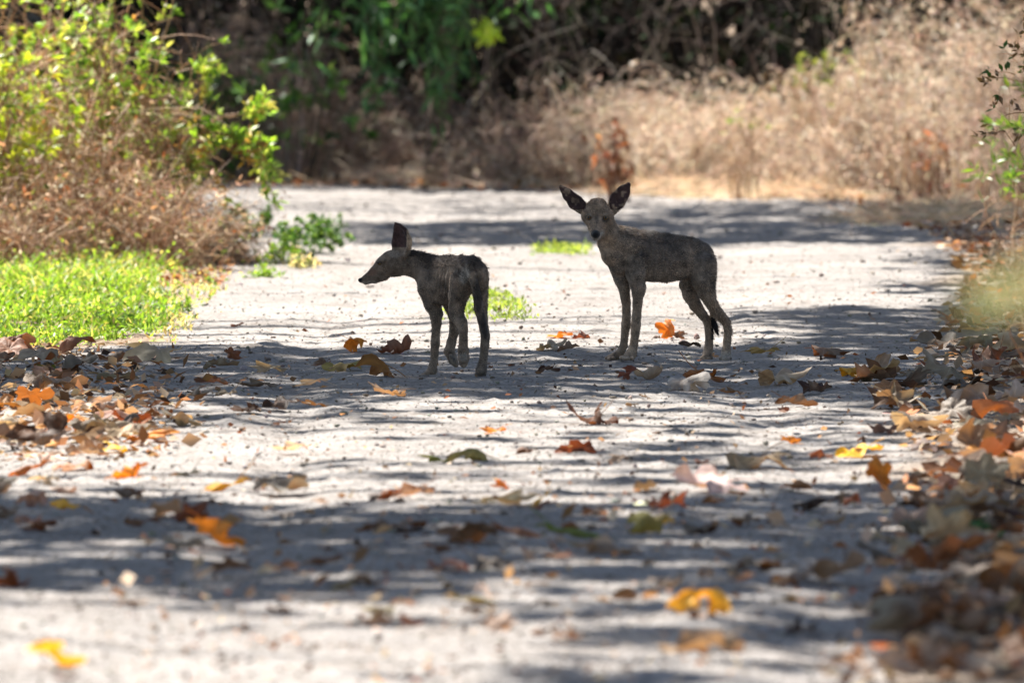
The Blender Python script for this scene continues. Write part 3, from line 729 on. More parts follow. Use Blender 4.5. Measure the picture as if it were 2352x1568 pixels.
    # rusty leaf clusters
    for (px, py, hw, n, lab) in [(1400, 330, 0.10, 36, "rust red dead leaves on a broken branch behind the standing pup"), (1425, 375, 0.08, 34, "low rust red dead leaves behind the standing pup's ear"),
                                 (2150, 345, 0.11, 44, "rust red dead leaves caught in the right brush"), (2140, 475, 0.2, 60, "rusty fallen leaves heaped at the foot of the right brush")]:
        Y = 49.6 if py < 400 else 47.2
        a = at(px, py, Y); bz = float(gh(a[0], Y))
        root = empty("dead_branch", (a[0], Y, bz), lab, "dead branch", "rusty dead branches")
        top = max(a[2] - bz, 0.03)
        P = stems(14, top + 0.12, hw, 0.15, hmin=0.5); g = Geo()
        V, Q = tubes(P, np.linspace(0.004, 0.0015, 7)[None].repeat(14, 0), 4); g.add(V, Q, (0.16, 0.08, 0.05)); g.build("stem", M_wood, root)
        c = np.stack([rng.normal(size=n) * hw * 0.6, rng.normal(size=n) * 0.1, np.clip(top + rng.normal(size=n) * 0.06, 0.01, 2)], -1)
        V, T = leaf_geo(c, rng.normal(size=(n, 3)) - np.array([0, 0, 0.5]), rng.uniform(0.05, 0.09, n), rng.uniform(0.03, 0.05, n)); g = Geo(); g.add(V, T, pick_cols(n, RUST)); g.build("dead_leaves", M_litter, root)
    # green tufts at right
    for (px, py, Y, w_, n, lab) in [(1850, 165, 52.0, 0.26, 1500, "dull green leafy plant topping the sunlit brush"), (1960, 240, 51.4, 0.13, 500, "lower dull green sprig in the sunlit brush"), (1700, 300, 50.3, 0.12, 500, "faint olive sprig in the pale brush"), (1970, 150, 51.5, .14, 420,"upper green sprig beside the tall dry stand")]:
        a = at(px, py, Y); bz = float(gh(a[0], Y)); top = a[2] - bz
        shrub("leafy_weed", lab, "plant", (a[0], Y), top + 0.12, w_, 0.22, 12, 400, 0.12, n, 0.042, 0.3, [((0.20, 0.27, 0.06), 3), ((0.30, 0.34, 0.10), 2), ((.13, .17, .05), 2)], BROWNW, "green plants in the far brush", r0=0.004, hmin=0.75, rosette=4, shade_low=(0.68, 0.2, 0.0))
background()

# --- right edge: leafy shrub near the pups, weeds nearer the camera
def right_edge():
    shrub("leafy_shrub", "dark green and brown leafed shrub hanging in at the top right corner", "shrub", (2.26, 32.6), 1.95, 0.50, 0.45, 130, 2400, 0.12, 16000, 0.034, 0.42,
          DARKG + [((0.16, 0.10, 0.06), 12), ((0.26, 0.17, 0.11), 6)], BROWNW, r0=0.005, rosette=4, tips=0.4, hmin=0.5, shade_low=(0.25, 0.15, 0.02))
    shrub("leafy_shrub", "fresh green sprig poking from the top right shrub", "shrub", (2.16, 31.6), 1.50, 0.34, 0.3, 26, 260, 0.10, 1300, 0.036, 0.4,
          DARKG + [((0.12, 0.28, 0.04), 6)], BROWNW, r0=0.004, rosette=4, tips=0.7, hmin=0.8, shade_low=(0.7, 0.1, 0.0))
    b = at(2440, 480, 24.5)
    shrub("tall_weed", "soft green tall weed at the right edge below the leafy shrub", "weed", (b[0] + 0.02, 24.5), 1.02, 0.13, 0.2, 30, 400, 0.10, 3600, 0.04, 0.22, [((0.16, 0.24, 0.04), 3), ((0.10, 0.17, 0.04), 2)], BROWNW,
          r0=0.003, hmin=0.75, rosette=3, shade_low=(0.66, 0.1, 0.0), lean=(-0.11, 0))
    # blurred grass heads close to the camera
    root = empty("tall_weed", (0.66, 8.0, 0.0), "blurred pale yellow green weed tip arching in from the right edge", "weed")
    g = Geo(); gs = Geo(); n = 26
    for i in range(n):
        u_ = rng.random() ** .7; e = at(2110 + 320 * u_, rng.uniform(640, 760) - 50 * u_, 8.0 + rng.uniform(-.3, .3)); e = e - np.array([0.66, 8.0, 0])
        e[2] += 0.0
        s = np.array([rng.normal() * 0.03, rng.normal() * 0.05, 0.0]); m = np.array([0.0, e[1] * .5, e[2] * 1.13])
        t = np.linspace(0, 1, 9)[:, None]; P = s * (1 - t) ** 2 + 2 * m * t * (1 - t) + e * t ** 2
        V, Q = tubes(P[None], np.linspace(0.002, 0.0006, 9)[None], 3); gs.add(V, Q, (0.42, 0.42, 0.18))
        k = 12; tt = rng.uniform(0.88, 1, k); Pp = np.stack([np.interp(tt, t[:, 0], P[:, q]) for q in range(3)], -1)
        V, T = leaf_geo(Pp, norm(P[-1] - P[-2]) + rng.normal(size=(k, 3)) * 0.5, rng.uniform(0.008, 0.018, k), 0.003); gs.add(V, T, pick_cols(k, [((0.42, 0.42, 0.24), 3), ((0.32, 0.36, 0.16), 2)]))
    gs.build("seed_stalks", M_dry, root)
    b = at(2250, 560, 31)
    for (px, py, h, lab) in [(2225, 560, 0.12, "thin dry twiggy weed at the right track edge"), (2290, 590, 0.16, "spindly dry stalks before the right verge")]:
        w = at(px, py); shrub("dry_weed", lab, "weed", (w[0], w[1]), h, 0.12, 0.1, 14, 60, 0.05, 90, 0.02, 0.3, TAN, GREYW, "dry weeds", r0=0.002, hmin=0.5, mat=M_dry, part="dead_leaves")
right_edge()

# ------------------------------------------------------------------ coyote pups: one continuous sculpted body each
def fur_mat(name):
    m, nt, out = new_mat(name); N = nt.nodes; L = nt.links
    at_ = N.new("ShaderNodeAttribute"); at_.attribute_name = "col"
    tc = N.new("ShaderNodeTexCoord")
    n1 = N.new("ShaderNodeTexNoise"); n1.inputs["Scale"].default_value = 34; n1.inputs["Detail"].default_value = 5; n1.inputs["Roughness"].default_value = 0.7
    L.new(tc.outputs["Object"], n1.inputs["Vector"])
    mp = N.new("ShaderNodeMapRange"); mp.inputs[1].default_value = 0.3; mp.inputs[2].default_value = 0.7; mp.inputs[3].default_value = 0.3; mp.inputs[4].default_value = 1.9
    L.new(n1.outputs["Fac"], mp.inputs[0])
    sc = N.new("ShaderNodeVectorMath"); sc.operation = 'SCALE'; L.new(at_.outputs["Color"], sc.inputs[0]); L.new(mp.outputs[0], sc.inputs["Scale"])
    p = N.new("ShaderNodeBsdfPrincipled"); p.inputs["Roughness"].default_value = 0.75; p.inputs["Specular IOR Level"].default_value = 0.25
    p.inputs["Sheen Weight"].default_value = 0.15
    n2 = N.new("ShaderNodeTexNoise"); n2.inputs["Scale"].default_value = 160; n2.inputs["Detail"].default_value = 3
    L.new(tc.outputs["Object"], n2.inputs["Vector"])
    bp = N.new("ShaderNodeBump"); bp.inputs["Strength"].default_value = 0.7; bp.inputs["Distance"].default_value = 0.004
    L.new(n2.outputs["Fac"], bp.inputs["Height"]); L.new(bp.outputs[0], p.inputs["Normal"])
    L.new(sc.outputs[0], p.inputs["Base Color"]); L.new(p.outputs[0], out.inputs[0])
    return m
M_skin = fur_mat("mangy_coat")
def hair_mat():
    m, nt, out = new_mat("guard_hair"); N = nt.nodes; L = nt.links
    at_ = N.new("ShaderNodeAttribute"); at_.attribute_name = "col"
    p = N.new("ShaderNodeBsdfPrincipled"); p.inputs["Roughness"].default_value = 0.55; p.inputs["Specular IOR Level"].default_value = 0.3
    t = N.new("ShaderNodeBsdfTranslucent"); mx = N.new("ShaderNodeMixShader"); mx.inputs[0].default_value = 0.5
    L.new(at_.outputs["Color"], p.inputs["Base Color"]); L.new(at_.outputs["Color"], t.inputs["Color"])
    L.new(p.outputs[0], mx.inputs[1]); L.new(t.outputs[0], mx.inputs[2]); L.new(mx.outputs[0], out.inputs[0])
    return m
M_hair = hair_mat()
def gloss_mat(name, c, r):
    m, nt, out = new_mat(name); p = nt.nodes.new("ShaderNodeBsdfPrincipled")
    n = nt.nodes.new("ShaderNodeTexNoise"); n.inputs["Scale"].default_value = 90
    mx = nt.nodes.new("ShaderNodeMix"); mx.data_type = 'RGBA'; mx.inputs[6].default_value = (*c, 1); mx.inputs[7].default_value = (c[0] * .5, c[1] * .5, c[2] * .5, 1)
    nt.links.new(n.outputs["Fac"], mx.inputs[0]); nt.links.new(mx.outputs[2], p.inputs["Base Color"])
    p.inputs["Roughness"].default_value = r; nt.links.new(p.outputs[0], out.inputs[0]); return m
M_iris = gloss_mat("amber_iris", (0.22, 0.13, 0.045), 0.15)
M_pupil = gloss_mat("black_pupil", (0.006, 0.006, 0.006), 0.1)

def surface_nets(f, org, h):
    nx, ny, nz = f.shape
    ins = f < 0
    c = np.zeros((nx - 1, ny - 1, nz - 1), np.uint8)
    off = [(i, j, k) for i in (0, 1) for j in (0, 1) for k in (0, 1)]
    for (i, j, k) in off: c += ins[i:nx - 1 + i, j:ny - 1 + j, k:nz - 1 + k]
    act = (c > 0) & (c < 8)
    I = np.argwhere(act); idx = -np.ones(act.shape, np.int64); idx[act] = np.arange(len(I))
    acc = np.zeros((len(I), 3)); cnt = np.zeros(len(I))
    for a in off:
        for ax in range(3):
            if a[ax]: continue
            b = list(a); b[ax] = 1
            fa = f[I[:, 0] + a[0], I[:, 1] + a[1], I[:, 2] + a[2]]; fb = f[I[:, 0] + b[0], I[:, 1] + b[1], I[:, 2] + b[2]]
            m = (fa < 0) != (fb < 0)
            t = np.where(m, fa / np.where(m, fa - fb, 1), 0)
            p = np.array(a, float)[None].repeat(len(I), 0); p[:, ax] += t
            acc[m] += p[m]; cnt[m] += 1
    V = (I + acc / cnt[:, None]) * h + org
    quads = []
    for ax in range(3):
        o1, o2 = [(1, 2), (2, 0), (0, 1)][ax]
        sl0 = [slice(None)] * 3; sl1 = [slice(None)] * 3
        sl0[ax] = slice(0, -1); sl1[ax] = slice(1, None)
        s0 = ins[tuple(sl0)]; s1 = ins[tuple(sl1)]
        E = np.argwhere(s0 != s1)
        E = E[(E[:, o1] > 0) & (E[:, o2] > 0) & (E[:, o1] < f.shape[o1] - 1) & (E[:, o2] < f.shape[o2] - 1)]
        inside = s0[E[:, 0], E[:, 1], E[:, 2]]
        d1 = np.zeros(3, int); d1[o1] = 1; d2 = np.zeros(3, int); d2[o2] = 1
        g = lambda e: idx[e[:, 0], e[:, 1], e[:, 2]]
        q = np.stack([g(E - d1 - d2), g(E - d2), g(E), g(E - d1)], 1)
        q[~inside] = q[~inside][:, ::-1]
        quads.append(q)
    Q = np.concatenate(quads); Q = Q[(Q >= 0).all(1)]
    return V, Q

def smooth_mesh(V, Q, it=2, lam=0.5):
    e = np.concatenate([Q[:, [0, 1]], Q[:, [1, 2]], Q[:, [2, 3]], Q[:, [3, 0]]]); e = np.concatenate([e, e[:, ::-1]])
    cnt = np.bincount(e[:, 0], minlength=len(V))[:, None]
    for l in [lam, -lam * 1.04] * it:
        A = np.stack([np.bincount(e[:, 0], weights=V[e[:, 1], k], minlength=len(V)) for k in range(3)], -1) / cnt
        V = V + l * (A - V)
    return V

def normals(V, Q):
    n = np.cross(V[Q[:, 2]] - V[Q[:, 0]], V[Q[:, 3]] - V[Q[:, 1]])
    N = np.zeros_like(V)
    for k in range(4):
        for a in range(3): N[:, a] += np.bincount(Q[:, k], weights=n[:, a], minlength=len(V))
    return norm(N)

class Sculpt:
    """joints are given as (x, y, depth) with x, y on the enlarged photo crop and depth in metres (+ away)"""
    def __init__(s, S, cx0, cy0):
        s.S = S; s.cx0 = cx0; s.cy0 = cy0; s.prims = []
    def P(s, c): return np.array([(c[0] - s.cx0) / s.S, c[2], (s.cy0 - c[1]) / s.S - (0.0465 - 0.033 * max(0.0, (s.cy0 - c[1]) / s.S)) * c[2]])
    def chain(s, pts, k=0.006, flat=None, sub=False):
        """pts: (x, y, depth, radius_px)"""
        p = [s.P(q) for q in pts]; r = [q[3] / s.S for q in pts]
        if len(p) == 1: p = p * 2; r = r * 2
        s.prims.append((p, r, k, flat, sub))
    def build(s, h=0.0026, pad=0.02):
        allp = np.array([q for pr in s.prims if not pr[4] for q in pr[0]]); rm = max(max(pr[1]) for pr in s.prims)
        lo = allp.min(0) - rm - pad; hi = allp.max(0) + rm + pad
        n = np.ceil((hi - lo) / h).astype(int) + 1
        f = np.full(n, 0.05)
        ax = [lo[i] + h * np.arange(n[i]) for i in range(3)]
        for (p, r, k, flat, sub) in s.prims:
            p = np.array(p); R = max(r) + k + 0.006
            i0 = np.maximum(((p.min(0) - R - lo) / h).astype(int), 0); i1 = np.minimum(((p.max(0) + R - lo) / h).astype(int) + 2, n)
            X, Y, Z = np.meshgrid(ax[0][i0[0]:i1[0]], ax[1][i0[1]:i1[1]], ax[2][i0[2]:i1[2]], indexing='ij')
            G = np.stack([X, Y, Z], -1)
            if flat is not None:
                nn = np.array(flat[0], float); nn /= np.linalg.norm(nn); sc = flat[1]
                c0 = p.mean(0)
            best = None
            for j in range(len(p) - 1):
                a, b = p[j], p[j + 1]
                q = G - a; ab = b - a
                if flat is not None:
                    q = q + (sc - 1) * (q @ nn)[..., None] * nn; ab = ab + (sc - 1) * (ab @ nn) * nn
                t = np.clip((q @ ab) / max(ab @ ab, 1e-9), 0, 1)
                d = np.linalg.norm(q - t[..., None] * ab, axis=-1) - (r[j] + t * (r[j + 1] - r[j]))
                if flat is not None: d = d / (1 + (sc - 1) * 0.4)
                if best is None: best = d
                else:
                    kk = 0.004; hh = np.clip(.5 + .5 * (best - d) / kk, 0, 1); best = best * (1 - hh) + d * hh - kk * hh * (1 - hh)
            sl = tuple(slice(i0[i], i1[i]) for i in range(3))
            F0 = f[sl]
            if sub:
                hh = np.clip(.5 - .5 * (F0 + best) / k, 0, 1); f[sl] = F0 * (1 - hh) + (-best) * hh + k * hh * (1 - hh)
            else:
                hh = np.clip(.5 + .5 * (F0 - best) / k, 0, 1); f[sl] = F0 * (1 - hh) + best * hh - k * hh * (1 - hh)
        V, Q = surface_nets(f, lo, h)
        V = smooth_mesh(V, Q, 2)
        # ripple of ribs and scabby skin
        return V, Q

def make_fur(V, Q, Nn, n, lenf, dirf, colf, root, seed=1, wid=0.0011):
    r = np.random.default_rng(seed)
    A = np.linalg.norm(np.cross(V[Q[:, 2]] - V[Q[:, 0]], V[Q[:, 3]] - V[Q[:, 1]]), axis=1); A /= A.sum()
    fi = r.choice(len(Q), n, p=A); u, v = r.random((2, n, 1))
    q = Q[fi]
    P = (V[q[:, 0]] * (1 - u) + V[q[:, 1]] * u) * (1 - v) + (V[q[:, 3]] * (1 - u) + V[q[:, 2]] * u) * v
    N_ = norm(Nn[q].mean(1))
    L = lenf(P, N_) * r.uniform(0.5, 1.3, n)
    D = norm(N_ * 0.55 + dirf(P, N_) + r.normal(size=(n, 3)) * 0.25)
    keep = L > 0.0012
    P, N_, L, D, n = P[keep], N_[keep], L[keep], D[keep], int(keep.sum())
    S = norm(np.cross(D, N_ + r.normal(size=(n, 3)) * 0.3)) * wid * 0.5
    m = P + D * (L * 0.55)[:, None]; t = P + norm(D + dirf(P, N_) * 0.5) * L[:, None]
    Vv = np.stack([P - S - N_ * 0.0005, P + S - N_ * 0.0005, m + S * 0.8, m - S * 0.8, t], 1).reshape(-1, 3)
    i = np.arange(n)[:, None] * 5
    cc = colf(P, N_) * np.where(r.random((n, 1)) < .3, r.uniform(1.6, 2.8, (n, 1)), r.uniform(0.4, 1.2, (n, 1)))  # some hairs much lighter, rim light put into their colour
    col = np.repeat(cc, 5, 0)
    return mesh_obj("fur", Vv, [i + np.array([0, 1, 2, 3]), i + np.array([3, 2, 4])], M_hair, root, np.clip(col, 0, 1))

def eye(root, c, r, look):
    """eyeball with iris and pupil, a small mesh of its own"""
    nu, nv = 16, 10
    look = norm(np.array(look, float)); a = norm(np.cross(look, [0, 0, 1.0])); b = np.cross(a, look)
    V = [c + look * r]; F3 = []; F4 = []; mi = []
    for j in range(1, nv):
        th = math.pi * j / nv
        for i in range(nu):
            ph = 2 * math.pi * i / nu
            V.append(c + r * (look * math.cos(th) + (a * math.cos(ph) + b * math.sin(ph)) * math.sin(th)))
    V.append(c - look * r)
    for i in range(nu): F3.append((0, 1 + i, 1 + (i + 1) % nu))
    for j in range(nv - 2):
        for i in range(nu): F4.append((1 + j * nu + i, 1 + (j + 1) * nu + i, 1 + (j + 1) * nu + (i + 1) % nu, 1 + j * nu + (i + 1) % nu))
    e = len(V) - 1
    for i in range(nu): F3.append((1 + (nv - 2) * nu + i, e, 1 + (nv - 2) * nu + (i + 1) % nu))
    mi = [1] * nu + [0] * nu + [0] * (len(F3) - 2 * nu) + [1 if j == 0 else 0 for j in range(nv - 2) for i in range(nu)]
    mi = [1] * nu + [0] * (len(F3) - nu) + [1 if j == 0 else 0 for j in range(nv - 2) for i in range(nu)]
    return mesh_obj("eye", np.array(V), [np.array(F3), np.array(F4)], [M_iris, M_pupil], root, smooth=True, midx=mi)

COAT = np.array([0.170, 0.132, 0.100]); DARK = np.array([0.030, 0.026, 0.026]); TANF = np.array([0.28, 0.20, 0.135]); PALE = np.array([0.34, 0.31, 0.27])
INEAR = np.array([0.045, 0.024, 0.022]); NOSE = np.array([0.008, 0.008, 0.009])

def blob(P, c, r, s=1.0):
    d = np.linalg.norm((P - c) / np.array(r), axis=1); return np.clip((1.2 - d) / 0.5 * s, 0, 1)[:, None]

def standing_pup():
    b = at(1527.4, 829.8); Y = b[1]; S = (F / Y) * (3.075 / 0.91875)
    root = empty("coyote_pup", (b[0], Y, float(gh(b[0], Y)) + 0.002), "mangy coyote pup standing side on with its big eared face turned to the viewer", "coyote pup")
    s = Sculpt(S, 930, 1457)
    LAT = (.57, -.82, 0)
    # trunk
    s.chain([(610, 610, -.085, 138), (690, 630, -.06, 160), (800, 655, -.03, 188), (930, 672, .01, 180), (1040, 668, .04, 166), (1130, 640, .065, 130), (1205, 655, .085, 108)], .012, (LAT, 1.5))
    s.chain([(650, 540, -.07, 95), (780, 545, -.04, 75), (930, 545, 0, 62), (1060, 556, .035, 56), (1165, 600, .07, 56)], .02, (LAT, 1.5))   # spine
    s.chain([(530, 650, -.12, 88), (560, 730, -.11, 62)], .02)           # breast
    s.chain([(1215, 645, .08, 82), (1258, 690, .095, 50)], .02)          # rump
    # neck
    s.chain([(620, 560, -.09, 135), (540, 530, -.12, 112), (480, 470, -.135, 92), (450, 400, -.14, 88)], .014)
    s.chain([(455, 560, -.135, 50), (500, 640, -.13, 60)], .015)
    # head, facing the camera
    s.chain([(404, 312, -.150, 91)], .01, ((0, 1, 0), 0.92))
    s.chain([(342, 342, -.165, 62), (405, 300, -.17, 82), (470, 342, -.165, 62)], .012)
    s.chain([(352, 382, -.165, 38), (376, 440, -.185, 32)], .014); s.chain([(458, 386, -.165, 42), (430, 445, -.185, 34)], .014)
    s.chain([(402, 375, -.185, 64), (396, 430, -.215, 45), (391, 484, -.247, 36)], .012)      # muzzle
    s.chain([(400, 440, -.18, 62), (394, 500, -.232, 36)], .008)                                # lower jaw
    s.chain([(390, 476, -.262, 24), (390, 488, -.266, 27)], .003, ((0, 0, 1), 1.1))                              # nose leather
    s.chain([(330, 318, -.185, 26), (372, 330, -.20, 16)], .008); s.chain([(484, 318, -.185, 26), (440, 330, -.20, 16)], .008)  # brows
    s.chain([(337, 355, -.222, 17)], .005, None, True); s.chain([(468, 355, -.222, 17)], .005, None, True)      # eye sockets
    # mouth line
    s.chain([(345, 503, -.235, 4), (392, 518, -.272, 4), (437, 503, -.235, 4)], .002, None, True)
    # ears with a hollow facing the viewer
    eL = [(292, 285, -.140, 50), (238, 238, -.132, 57), (180, 178, -.128, 44), (124, 116, -.128, 15)]
    eR = [(520, 290, -.135, 50), (562, 222, -.128, 64), (605, 160, -.124, 54), (643, 104, -.124, 20)]
    for e, n in ((eL, (-.25, -1, .15)), (eR, (.2, -1, .15))):
        s.chain(e, .008, (n, 2.6))
        s.chain([(x, y, d - .0105, r * .74) for x, y, d, r in e], .004, (n, 2.4), True)
    # near (left) foreleg, far foreleg
    s.chain([(680, 690, -.10, 92), (700, 800, -.115, 72), (718, 890, -.12, 54), (716, 1000, -.12, 38), (706, 1120, -.12, 35), (702, 1180, -.12, 38), (695, 1250, -.12, 32), (686, 1340, -.12, 31), (668, 1405, -.125, 41)], .010)
    s.chain([(755, 880, -.105, 22), (740, 930, -.11, 28)], .012)
    s.chain([(655, 1415, -.13, 42), (622, 1432, -.15, 26)], .006)
    s.chain([(560, 700, -.085, 80), (590, 820, -.075, 58), (612, 900, -.07, 44), (628, 1010, -.065, 34), (632, 1120, -.065, 33), (627, 1175, -.065, 35), (620, 1250, -.065, 29), (610, 1340, -.065, 29), (582, 1400, -.07, 36)], .008)
    s.chain([(560, 1415, -.07, 36), (505, 1432, -.085, 25)], .006)
    # near hind leg
    s.chain([(1215, 720, .055, 104), (1225, 830, .045, 92), (1250, 930, .04, 66), (1295, 1030, .045, 46), (1345, 1095, .055, 36), (1405, 1165, .068, 30), (1418, 1225, .068, 30), (1412, 1310, .065, 31), (1404, 1390, .06, 35)], .010)
    s.chain([(1360, 1060, .065, 12), (1425, 1160, .076, 16)], .008)
    s.chain([(1402, 1405, .055, 38), (1385, 1430, .04, 28)], .006)
    # far hind leg
    s.chain([(1150, 760, .095, 92), (1112, 870, .105, 68), (1130, 950, .11, 58), (1170, 1030, .115, 48), (1225, 1100, .125, 38), (1266, 1155, .13, 34), (1276, 1240, .13, 31), (1274, 1340, .125, 33), (1265, 1400, .12, 37)], .008)
    s.chain([(1260, 1410, .115, 38), (1238, 1432, .10, 28)], .006)
    # tail
    s.chain([(1285, 660, .105, 30), (1300, 780, .118, 24), (1298, 920, .125, 22), (1292, 1040, .125, 20), (1305, 1130, .122, 19), (1325, 1200, .12, 17), (1342, 1252, .118, 9)], .006)
    # toes
    for (x, y, d) in [(592, 1434, -.160), (612, 1440, -.172), (640, 1440, -.172), (668, 1437, -.158), (482, 1434, -.092), (500, 1440, -.105), (530, 1438, -.10),
                      (1360, 1436, .04), (1385, 1441, .028), (1412, 1440, .03), (1432, 1436, .04), (1218, 1436, .10), (1240, 1441, .09), (1266, 1440, .09), (1288, 1436, .10)]:
        s.chain([(x, y, d + .012, 17), (x, y + 2, d, 15)], .003)
    V, Q = s.build()
    Nn = normals(V, Q)
    # bony ribs and patchy skin relief
    px = V[:, 0] * S + 930; py = 1457 - (V[:, 2] + 0.0465 * V[:, 1]) * S
    rib = ((px > 700) & (px < 1040) & (py > 540) & (py < 830)).astype(float) * np.clip((830 - py) / 60, 0, 1) * np.clip((py - 540) / 60, 0, 1) * np.clip((px - 700) / 60, 0, 1) * np.clip((1040 - px) / 60, 0, 1)
    V += Nn * (rib * 0.0011 * np.sin((px + (py - 600) * 0.25) / 40 * 2 * math.pi) + 0.0022 * (vnoise(px / 38, py / 38) - .5))[:, None]
    V[:, 2] = np.maximum(V[:, 2], 0.0005)
    Nn = normals(V, Q)
    P = s.P
    def colf(X, N_):
        px = X[:, 0] * S + 930; py = 1457 - (X[:, 2] + 0.0465 * X[:, 1]) * S
        c = np.repeat(COAT[None], len(X), 0)
        nz = vnoise(px / 60, py / 60)[:, None]
        c = c * (0.62 + 0.8 * nz)
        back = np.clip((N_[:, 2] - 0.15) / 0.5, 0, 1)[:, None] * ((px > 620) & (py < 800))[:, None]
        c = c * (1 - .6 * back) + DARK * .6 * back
        c = c * (1 - blob(X, P((900, 620, -.02)), (.09, .14, .05))*.45) + DARK * blob(X, P((900, 620, -.02)), (.09, .14, .05))*.45
        leg = np.clip((py - 860) / 160, 0, 1)[:, None]; c = c * (1 - leg * .6) + TANF * 1.1 * leg * .6
        hd = ((px < 560) & (py < 560) & (X[:, 1] < -.11))[:, None]
        c = np.where(hd, c * .35 + TANF * .5 * (0.75 + .5 * vnoise(px / 22, py / 22)[:, None]), c)
        br = blob(X, P((480, 620, -.16)), (.03, .05, .06)); c = c * (1 - .5 * br) + TANF * 1.2 * .5 * br
        for q, r_, col, w in [((345, 495, -.215), (.016, .05, .018), PALE, .7), ((440, 495, -.215), (.016, .05, .018), PALE, .7), ((392, 522, -.24), (.022, .04, .008), PALE, .6),
                              ((468, 368, -.2), (.014, .03, .014), DARK, .8), ((337, 358, -.2), (.012, .03, .011), DARK, .7), ((400, 350, -.22), (.006, .04, .03), DARK, .5), ((340,335,-.19),(.012,.03,.006),PALE,.35), ((470,333,-.19),(.012,.03,.006),PALE,.35),
                              ((1400, 1420, .03), (.03, .05, .02), PALE, .5), ((1395, 1300, .05), (.02, .05, .05), TANF * 1.4, .5)]:
            w_ = blob(X, P(q), r_) * w; c = c * (1 - w_) + col * w_
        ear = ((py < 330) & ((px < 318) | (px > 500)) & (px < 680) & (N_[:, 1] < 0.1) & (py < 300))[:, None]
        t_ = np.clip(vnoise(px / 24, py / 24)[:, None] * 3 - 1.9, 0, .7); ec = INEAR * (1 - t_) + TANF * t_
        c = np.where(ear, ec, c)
        nose = blob(X, P((390, 484, -.262)), (.0145, .02, .0135)) * 1.6 ; c = c * (1 - np.clip(nose * 2, 0, 1)) + NOSE * np.clip(nose * 2, 0, 1)
        tip = ((px > 1270) & (px < 1360) & (py > 1110) & (X[:, 1] > .1) & (X[:, 1] < .13) & (py < 1290) & (px>1290))[:, None]
        c = np.where(tip, DARK * .7, c)
        return c
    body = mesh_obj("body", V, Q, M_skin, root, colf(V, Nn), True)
    def lenf(X, N_):
        px = X[:, 0] * S + 930; py = 1457 - (X[:, 2] + 0.0465 * X[:, 1]) * S
        L = np.full(len(X), .0055)
        top = (N_[:, 2] > .45) & (px > 560) & (py < 700)
        L = np.where(top, .005 + .011 * np.clip(vnoise(px / 34, py / 200) * 3 - 1.3, 0, 1) * (px < 1160), L)
        L = np.where(py > 900, .0035, L)
        L = np.where((px > 1270) & (py > 640) & (py < 1290), .010, L)
        L = np.where((px < 560) & (py < 560), .0035, L)
        L = np.where((px < 480) & (px > 320) & (py < 260), .007, L)
        L = np.where((px < 300) & (py < 260) | (px > 560) & (py < 260) & (px < 700), .0018, L)
        L = np.where(np.linalg.norm(X - P((390, 484, -.262)), axis=1) < .017, 0, L)
        for e in ((337, 355, -.205), (468, 355, -.205)): L = np.where(np.linalg.norm(X - P(e), axis=1) < .012, 0, L)
        L = np.where(py > 1425, 0, L)
        return L
    def dirf(X, N_):
        back = np.array([.75, .5, -.45]); py = 1457 - X[:, 2] * S; px = X[:, 0] * S + 930
        d = np.repeat(back[None], len(X), 0); d[py > 850] = (.25, .1, -.9); hd = (px < 560) & (py < 560); d[hd] = (0, .5, .5)
        return d
    make_fur(V, Q, Nn, 60000, lenf, dirf, lambda X, N_: colf(X, N_) * 1.5, root, 3)  # hair lightened over the coat so edges look rim lit
    for c in ((337, 357, -.2045), (468, 357, -.2045)):
        eye(root, P(c), .0072, (0.0, -1, .05))
standing_pup()

